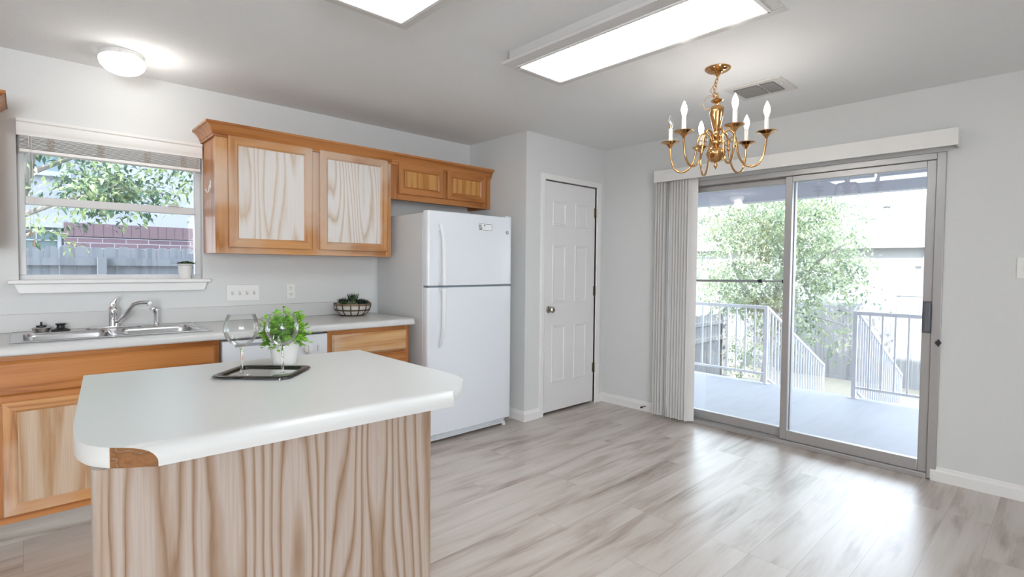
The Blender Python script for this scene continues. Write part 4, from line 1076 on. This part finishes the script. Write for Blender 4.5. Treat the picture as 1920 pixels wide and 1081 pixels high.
obj('candle_sleeve', MB().lathe([(0.0115,2.060),(0.0115,2.130),(0.0125,2.133),(0.008,2.136),(0.0,2.136)], (CX+AR, CY, 0), 20), candle_m, arm, smooth=40)
obj('bulb', MB().lathe([(0.0085,2.136),(0.011,2.146),(0.0155,2.162),(0.0160,2.176),(0.0125,2.192),(0.0065,2.208),(0.0022,2.217),(0.0,2.219)], (CX+AR, CY, 0), 18), bulb_m, arm, smooth=60)
# arm azimuths: 0 points toward the viewer, positive to the right
nd = Vector((CX-0.0283, CY+3.8815, 0)).normalized(); view_az = math.atan2(-nd.y, -nd.x)
azs = [20, 80, -40, 140, 200, 260]
for i, az in enumerate(azs):
    a = arm if i == 0 else copy_tree(arm, t)
    a.rotation_euler.z = view_az+math.radians(az)
    if az == 260:
        for ch in a.children:
            if ch.name.startswith('bulb'):
                ch.data = ch.data.copy(); ch.data.materials[0] = unlit_m; ch['label'] = 'unlit clear bulb'
                obj('bulb_base', MB().lathe([(0.0,2.134),(0.009,2.134),(0.010,2.150),(0.0,2.152)], (AR, 0, 0), 12), brass_m, None)
                bb = bpy.data.objects['bulb_base']; bb.parent = a; bb.location = (0, 0, -ZC)

# ================================================================ outside the sliding door
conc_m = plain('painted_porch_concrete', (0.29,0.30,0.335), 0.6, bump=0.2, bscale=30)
rail_m = plain('white_painted_rail', (0.62,0.63,0.66), 0.5)
grass_m = plain('dry_grass', (0.24,0.22,0.18), 0.95, bump=1.0, bscale=14)
DKX = 6.52; DKZ = -0.05
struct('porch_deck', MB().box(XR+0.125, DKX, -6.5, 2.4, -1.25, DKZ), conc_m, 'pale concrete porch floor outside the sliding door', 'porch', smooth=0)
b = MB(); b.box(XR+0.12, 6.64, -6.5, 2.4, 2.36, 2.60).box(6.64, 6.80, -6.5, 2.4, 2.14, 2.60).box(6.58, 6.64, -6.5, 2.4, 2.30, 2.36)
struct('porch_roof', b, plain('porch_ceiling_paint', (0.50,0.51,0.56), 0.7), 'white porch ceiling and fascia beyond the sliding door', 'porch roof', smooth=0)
struct('ground', MB().box(XR-8, 60, -40, 40, -1.5, -1.25), grass_m, 'dry grass yard below the porch', 'ground', smooth=0)
struct('ground_side', MB().box(-9, 5.5, 0.15, 12, -1.24, -0.32), grass_m, 'ground between the house and the side fence', 'ground', smooth=0)
RX = 6.46
def railing(label, ya, yb, post_y, n):
    t = thing('porch_railing', label, 'railing', (RX, post_y, DKZ))
    obj('post', MB().box(RX-0.02, RX+0.02, post_y-0.02, post_y+0.02, DKZ, 0.875), rail_m, t, bevel=0.003)
    obj('foot_plate', MB().box(RX-0.045, RX+0.045, post_y-0.045, post_y+0.045, DKZ, DKZ+0.006), rail_m, t)
    obj('top_rail', MB().box(RX-0.019, RX+0.019, ya, yb, 0.835, 0.873), rail_m, t, bevel=0.003)
    obj('bottom_rail', MB().box(RX-0.013, RX+0.013, ya, yb, 0.05, 0.076), rail_m, t, bevel=0.002)
    for k in range(n):
        y = ya+(yb-ya)*(k+1)/(n+1)
        obj('baluster', MB().box(RX-0.0075, RX+0.0075, y-0.0075, y+0.0075, 0.076, 0.835), rail_m, t, smooth=0)
    # far end post
    ye = yb if abs(yb-post_y) > abs(ya-post_y) else ya
    obj('post', MB().box(RX-0.02, RX+0.02, ye-0.02, ye+0.02, DKZ, 0.875), rail_m, t, bevel=0.003)
railing('white porch railing left of the steps, ahead of the fixed pane', -1.412, 0.35, -1.432, 15)
railing('white porch railing right of the steps, ahead of the sliding pane', -4.0, -2.36, -2.34, 14)
def stair_rail(label, y):
    t = thing('stair_railing', label, 'stair railing', (6.55, y, DKZ))
    x0, z0, x1, z1 = 6.50, 0.845, 8.64, -0.10
    sl = (z1-z0)/(x1-x0)
    obj('handrail', MB().prism([(x0,z0-0.016),(x1,z1-0.016),(x1,z1+0.018),(x0,z0+0.018)], 'y', y-0.018, y+0.018), rail_m, t, smooth=0)
    obj('bottom_rail', MB().prism([(x0,0.00),(x1,0.00+sl*(x1-x0)),(x1,0.026+sl*(x1-x0)),(x0,0.026)], 'y', y-0.012, y+0.012), rail_m, t, smooth=0)
    n = 21
    for k in range(n):
        x = x0+(x1-x0)*(k+0.6)/n
        obj('baluster', MB().box(x-0.0075, x+0.0075, y-0.0075, y+0.0075, 0.02+sl*(x-x0), z0+sl*(x-x0)), rail_m, t, smooth=0)
    obj('end_post', MB().box(x1-0.012, x1+0.012, y-0.012, y+0.012, -1.25, z1+0.015), rail_m, t, smooth=0)
stair_rail('white sloping stair rail on the left of the porch steps', -1.43)
stair_rail('white sloping stair rail on the right of the porch steps', -2.36)
b = MB()
for k in range(6): b.box(DKX+0.30*k+0.001, DKX+0.30*(k+1), -2.33, -1.46, -1.25, -0.22-0.17*k)
struct('porch_steps', b, conc_m, 'concrete steps from the porch down to the yard', 'steps', smooth=0)

# wooden fences: every picket a part
fence_m = wood('weathered_fence_wood', (0.25,0.255,0.265), (0.21,0.215,0.225), (0.16,0.165,0.175), 'z', rings=5, scale=5, stretch=0.06, rough=0.85)
fence2_m = wood('grey_fence_wood', (0.145,0.16,0.185), (0.12,0.135,0.16), (0.09,0.10,0.12), 'z', rings=5, scale=5, stretch=0.06, rough=0.85)
def fence(label, p0, p1, ztop, zbot, pw, dogear=0.0, rails=(), posts=(), inside=1, gap=0.006, rnd=random.Random(2), fence_m=fence_m):
    p0 = Vector((p0[0], p0[1], 0)); p1 = Vector((p1[0], p1[1], 0))
    L_ = (p1-p0).length; d = (p1-p0)/L_; nn = Vector((-d.y, d.x, 0))*inside
    t = thing('wooden_fence', label, 'fence', ((p0+p1)/2)+Vector((0,0,zbot)))
    n = int(L_/pw)
    for k in range(n):
        a = p0+d*(pw*k+gap/2); w = pw-gap
        zt = ztop+rnd.uniform(-0.012, 0.012)
        pts = [(0,zbot),(w,zbot),(w,zt-dogear),(w-dogear*0.9,zt),(dogear*0.9,zt),(0,zt-dogear)] if dogear else [(0,zbot),(w,zbot),(w,zt),(0,zt)]
        b = MB()
        A = [b.bm.verts.new((a.x+d.x*s, a.y+d.y*s, z)) for s, z in pts]; Bv = [b.bm.verts.new((a.x+d.x*s-nn.x*0.018, a.y+d.y*s-nn.y*0.018, z)) for s, z in pts]
        b.bm.faces.new(A); b.bm.faces.new(Bv[::-1]); m_ = len(pts)
        for i in range(m_): b.bm.faces.new((A[i], A[(i+1) % m_], Bv[(i+1) % m_], Bv[i]))
        obj('picket', b, fence_m, t, smooth=0)
    for z0, z1 in rails:
        b = MB(); c0 = p0; c1 = p1
        v = [b.bm.verts.new(c+nn*o+Vector((0,0,z))) for c in (c0, c1) for o, z in ((0.001,z0),(0.04,z0),(0.04,z1),(0.001,z1))]
        b.bm.faces.new(v[:4]); b.bm.faces.new(v[4:])
        for i in range(4): b.bm.faces.new((v[i], v[(i+1) % 4], v[4+(i+1) % 4], v[4+i]))
        obj('rail', b, fence_m, t, smooth=0)
    for s, zt in posts:
        c = p0+d*s+nn*0.09
        b = MB(); q = 0.045
        v = []
        for z in (zbot, zt):
            for i, j in ((-1,-1),(1,-1),(1,1),(-1,1)): v.append(b.bm.verts.new(c+d*q*i+nn*q*j+Vector((0,0,z))))
        b.bm.faces.new(v[:4]); b.bm.faces.new(v[4:])
        for i in range(4): b.bm.faces.new((v[i], v[(i+1) % 4], v[4+(i+1) % 4], v[4+i]))
        obj('post', b, fence_m, t, smooth=0)
fence('weathered wooden fence at the far end of the back yard', (14.0,4.0), (14.0,-5.5), 0.55, -1.25, 0.10, 0.0, inside=-1)
fence('short weathered fence run left of the back yard tree', (12.4,1.75), (9.0,1.75), 0.26, -1.25, 0.12, 0.0, rails=((-0.35,-0.26),(0.02,0.10)), posts=((0.25,0.42),(2.0,-0.1)), inside=1)
fence('dog eared wooden fence outside the kitchen window', (2.6,4.5), (-1.4,4.5), 1.52, -0.32, 0.142, 0.035, rails=((1.28,1.375),(0.3,0.39)), posts=((1.87,1.385),), inside=1, fence_m=fence2_m)

# trees made of many small folded leaves
def tree(name, label, cat, trunk, branches, blobs, nleaf, L_, mats, seed, bark):
    rnd = random.Random(seed)
    t = thing(name, label, cat, trunk[0][0])
    b = MB()
    b.tube([p for p, r in trunk], [r for p, r in trunk], 10)
    for br in branches: b.tube([p for p, r in br], [r for p, r in br], 6)
    obj('trunk', b, bark, t, smooth=60)
    tot = sum(q[1][0]*q[1][1]*q[1][2]*q[2] for q in blobs)
    for mi, mm in enumerate(mats):
        b = MB()
        for (c, R_, dens) in blobs:
            n = int(nleaf/len(mats)*R_[0]*R_[1]*R_[2]*dens/tot)
            # twigs: clusters of leaves inside the ellipsoid
            for _ in range(max(1, n//7)):
                while True:
                    u = Vector((rnd.uniform(-1,1), rnd.uniform(-1,1), rnd.uniform(-1,1)))
                    if u.length <= 1 and rnd.random() < 0.35+0.65*u.length: break
                p = Vector(c)+Vector((u.x*R_[0], u.y*R_[1], u.z*R_[2]))
                td = Vector((rnd.uniform(-1,1), rnd.uniform(-1,1), rnd.uniform(-0.7,0.3))).normalized()
                for k in range(7):
                    q = p+td*L_*0.75*k+Vector((rnd.uniform(-1,1), rnd.uniform(-1,1), rnd.uniform(-1,1)))*L_*0.35
                    dd = td*0.5+Vector((rnd.uniform(-1,1), rnd.uniform(-1,1), rnd.uniform(-1,0.3)))
                    b.leaf(q, dd, (rnd.uniform(-0.6,0.6), rnd.uniform(-0.6,0.6), 1), L_*rnd.uniform(0.7,1.25), L_*rnd.uniform(0.18,0.30))
        f = obj('foliage', b, mm, t, smooth=0); f['kind'] = 'stuff'
    return t
bark_m = plain('pale_bark', (0.36,0.345,0.33), 0.9, bump=0.6, bscale=40)
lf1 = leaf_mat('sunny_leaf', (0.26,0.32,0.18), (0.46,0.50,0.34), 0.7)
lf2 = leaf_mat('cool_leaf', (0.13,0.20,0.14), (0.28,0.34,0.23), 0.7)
tree('yard_tree', 'broad leafy tree in the back yard beyond the porch steps', 'tree',
     [((11.0,0.30,-1.25),0.11), ((10.95,0.22,-0.3),0.09), ((10.9,0.1,0.6),0.08), ((10.85,-0.1,1.6),0.06), ((10.8,-0.2,2.6),0.03)],
     [[((10.92,0.15,0.3),0.05), ((10.7,0.7,1.0),0.035), ((10.6,1.0,1.9),0.02)], [((10.88,0.0,0.9),0.05), ((10.8,-0.7,1.5),0.03), ((10.7,-1.3,1.9),0.015)], [((10.9,0.1,0.5),0.04), ((10.6,-0.5,0.5),0.02), ((10.5,-1.2,0.35),0.012)]],
     [((10.9,0.3,2.6),(1.0,1.3,1.0),1.0), ((10.8,-0.5,1.7),(0.9,0.95,0.9),1.0), ((10.7,0.75,0.95),(0.8,0.8,0.55),1.3), ((10.6,-0.15,0.55),(0.7,0.7,0.45),1.0), ((10.5,-1.05,1.0),(0.6,0.60,0.55),0.6), ((10.5,-0.95,0.15),(0.45,0.50,0.30),0.7), ((10.7,0.05,-0.1),(0.4,0.4,0.3),0.8)],
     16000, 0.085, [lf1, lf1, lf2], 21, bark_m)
def stem(x, y, z, dx, dy, h, r): return [((x,y,z),r), ((x+dx*0.25,y+dy*0.25,z+h*0.35),r*0.8), ((x+dx*0.6,y+dy*0.6,z+h*0.7),r*0.55), ((x+dx,y+dy,z+h),r*0.25)]
tree('background_tree', 'pale many stemmed tree behind the back yard fence', 'tree',
     [((17.0,3.1,-1.25),0.12), ((17.0,3.1,0.2),0.11), ((17.0,3.0,1.0),0.09)],
     [stem(17.0,3.0,0.8,0.1,0.9,3.4,0.06), stem(17.0,3.0,0.8,0.0,-0.3,3.6,0.06), stem(17.0,3.0,0.7,0.1,-1.1,3.2,0.05), stem(17.0,3.0,0.6,0.2,1.7,3.2,0.045), stem(17.0,2.8,1.4,0.0,-0.9,2.6,0.035), stem(17.0,3.3,1.2,0.1,0.3,2.9,0.035), stem(17.0,2.4,0.6,0.2,-2.1,2.6,0.04)],
     [((17.4,3.4,3.6),(0.9,2.6,1.7),1.0), ((17.4,1.6,3.0),(0.9,1.6,1.6),0.9), ((17.2,4.0,1.6),(0.8,1.6,1.2),1.0)],
     12000, 0.11, [lf1, lf2], 33, bark_m)
tree('garden_shrub', 'small sunlit shrub beside the short fence run', 'shrub',
     [((11.4,0.95,-1.25),0.03), ((11.4,0.95,-0.7),0.02)], [],
     [((11.4,0.95,-0.55),(0.35,0.38,0.6),1.0)], 700, 0.07, [lf1], 5, bark_m)

# house behind the yard
far_m = plain('white_far_siding', (0.32,0.325,0.33), 0.8)
froof_m = plain('grey_shingle', (0.17,0.172,0.18), 0.9, bump=0.4, bscale=20)
t = thing('neighbor_house', 'white house with grey roof beyond the far fence', 'house', (25, 6, -1.25))
obj('walls', MB().box(22.0, 30.0, -0.75, 12.0, -1.25, 2.2), far_m, t, smooth=0)
b = MB(); b.prism([(21.6,2.16),(21.6,2.30),(26.0,4.1),(30.4,2.30),(30.4,2.16)], 'y', -1.15, 12.4)
obj('roof', b, froof_m, t, smooth=0)
obj('fascia', MB().box(21.52, 21.6, -1.2, 12.45, 2.08, 2.28), plain('white_fascia', (0.30,0.30,0.31), 0.6), t, smooth=0)
obj('corner_board', MB().box(21.94, 22.0, -0.77, -0.50, -1.25, 2.16), plain('grey_corner_board', (0.22,0.225,0.24), 0.7), t, smooth=0)
obj('wall_lamp', MB().box(21.86, 21.94, -0.46, -0.30, 1.45, 1.63), plain('lamp_grey', (0.25,0.26,0.28), 0.6), t, bevel=0.02)
obj('roof_vent', MB().lathe([(0.10,0.0),(0.10,0.42),(0.16,0.44),(0.12,0.50),(0.0,0.52)], (24.2,1.0,3.30), 12), froof_m, t)
wn = obj('window', MB().box(21.96, 22.0, -0.72, 0.10, -0.2, 0.45), plain('far_window_glass', (0.20,0.22,0.25), 0.2), t, smooth=0)
obj('window_trim', MB().box(21.93, 21.96, -0.75, 0.2, 0.45, 0.55), far_m, wn, smooth=0)

# house outside the kitchen window
lav_m = plain('lavender_white_siding', (0.215,0.23,0.275), 0.8)
def brick_mat():
    m, N, L, B = nt('red_brown_brick')
    tc = N.new('ShaderNodeTexCoord'); mp = N.new('ShaderNodeMapping'); mp.inputs['Rotation'].default_value = (math.radians(90), 0, 0)
    L.new(tc.outputs['Object'], mp.inputs['Vector'])
    br = N.new('ShaderNodeTexBrick'); br.inputs['Color1'].default_value = (0.115,0.073,0.088,1); br.inputs['Color2'].default_value = (0.085,0.056,0.074,1); br.inputs['Mortar'].default_value = (0.22,0.22,0.25,1)
    br.inputs['Scale'].default_value = 1; br.inputs['Brick Width'].default_value = 0.33; br.inputs['Row Height'].default_value = 0.085; br.inputs['Mortar Size'].default_value = 0.006
    L.new(mp.outputs[0], br.inputs['Vector']); L.new(br.outputs['Color'], B.inputs['Base Color']); B.inputs['Roughness'].default_value = 0.9
    return m
t = thing('brick_house', 'neighboring house with purple brick base and pale siding outside the kitchen window', 'house', (1.5, 9.0, -0.3))
obj('siding_wall', MB().box(-6.0, 8.0, 7.55, 11.0, 1.98, 6.5), lav_m, t, smooth=0)
obj('brick_wall', MB().box(0.50, 8.0, 7.50, 11.0, -0.3, 1.76), brick_mat(), t, smooth=0)
b = MB(); 
br_s = plain('soldier_brick', (0.10,0.066,0.08), 0.9, bump=0.4, bscale=40)
k = 0; x = 0.50
while x < 7.9:
    b.box(x, x+0.122, 7.485, 7.60, 1.765, 1.985); x += 0.131
obj('soldier_course', b, br_s, t, smooth=0)
obj('mortar_bed', MB().box(0.50, 8.0, 7.50, 7.62, 1.75, 1.99), plain('mortar', (0.22,0.22,0.25), 0.9), t, smooth=0)
wn = obj('window', MB().box(-1.6, 0.42, 7.58, 7.62, 0.8, 1.90), plain('dark_window_glass', (0.09,0.13,0.14), 0.15), t, smooth=0)
b = MB()
for z in (1.20,1.36,1.52,1.68,1.84): b.box(-1.6, 0.42, 7.56, 7.58, z-0.008, z+0.008)
for x in (-1.2,-0.7,-0.2,0.16): b.box(x-0.008, x+0.008, 7.56, 7.58, 0.8, 1.9)
obj('window_grid', b, plain('white_muntin', (0.25,0.27,0.30), 0.6), wn, smooth=0)
obj('window_jamb', MB().box(0.42, 0.47, 7.54, 7.62, 0.8, 1.93), lav_m, wn, smooth=0)
obj('window_head', MB().box(-1.7, 0.50, 7.50, 7.62, 1.89, 2.02), lav_m, wn, smooth=0)
obj('lower_siding', MB().box(-6.0, 0.50, 7.60, 11.0, -0.3, 1.98), lav_m, t, smooth=0)
wn = obj('window', MB().box(-1.5, 0.46, 7.50, 7.55, 2.80, 4.2), plain('upper_window_glass', (0.10,0.15,0.17), 0.15), t, smooth=0)
obj('window_jamb', MB().box(0.46, 0.56, 7.47, 7.55, 2.76, 4.2), lav_m, wn, smooth=0)
obj('window_sill', MB().box(-1.55, 0.60, 7.44, 7.55, 2.72, 2.80), lav_m, wn, smooth=0)

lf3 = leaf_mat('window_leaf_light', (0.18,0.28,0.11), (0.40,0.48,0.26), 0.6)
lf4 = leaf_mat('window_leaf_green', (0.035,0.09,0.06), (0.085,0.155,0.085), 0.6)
tree('side_tree', 'leafy tree branches hanging outside the kitchen window', 'tree',
     [((-0.35,3.4,-0.32),0.10), ((-0.30,3.4,0.8),0.09), ((-0.15,3.35,1.5),0.08), ((0.02,3.3,2.1),0.065), ((0.15,3.3,2.9),0.05), ((0.3,3.3,3.8),0.03)],
     [[((-0.05,3.32,1.75),0.03), ((0.3,3.1,1.93),0.02), ((0.7,3.0,2.1),0.012), ((1.3,3.0,2.08),0.006)], [((0.05,3.3,2.2),0.03), ((0.5,3.1,2.45),0.018), ((1.2,3.0,2.4),0.010), ((1.9,2.9,2.25),0.005)], [((-0.2,3.38,1.4),0.025), ((0.1,3.1,1.62),0.014), ((0.35,3.0,1.60),0.006)]],
     [((0.62,3.0,2.13),(0.34,0.4,0.25),2.2), ((0.95,3.0,2.02),(0.30,0.4,0.13),0.9), ((1.35,3.0,2.33),(0.38,0.4,0.13),0.9), ((1.3,3.0,2.10),(0.28,0.4,0.08),0.6), ((0.25,3.0,1.68),(0.22,0.3,0.09),1.0), ((0.0,3.2,2.25),(0.22,0.3,0.25),0.5), ((0.8,3.1,2.6),(1.2,0.5,0.22),0.7), ((1.65,3.0,2.2),(0.15,0.3,0.15),0.4)],
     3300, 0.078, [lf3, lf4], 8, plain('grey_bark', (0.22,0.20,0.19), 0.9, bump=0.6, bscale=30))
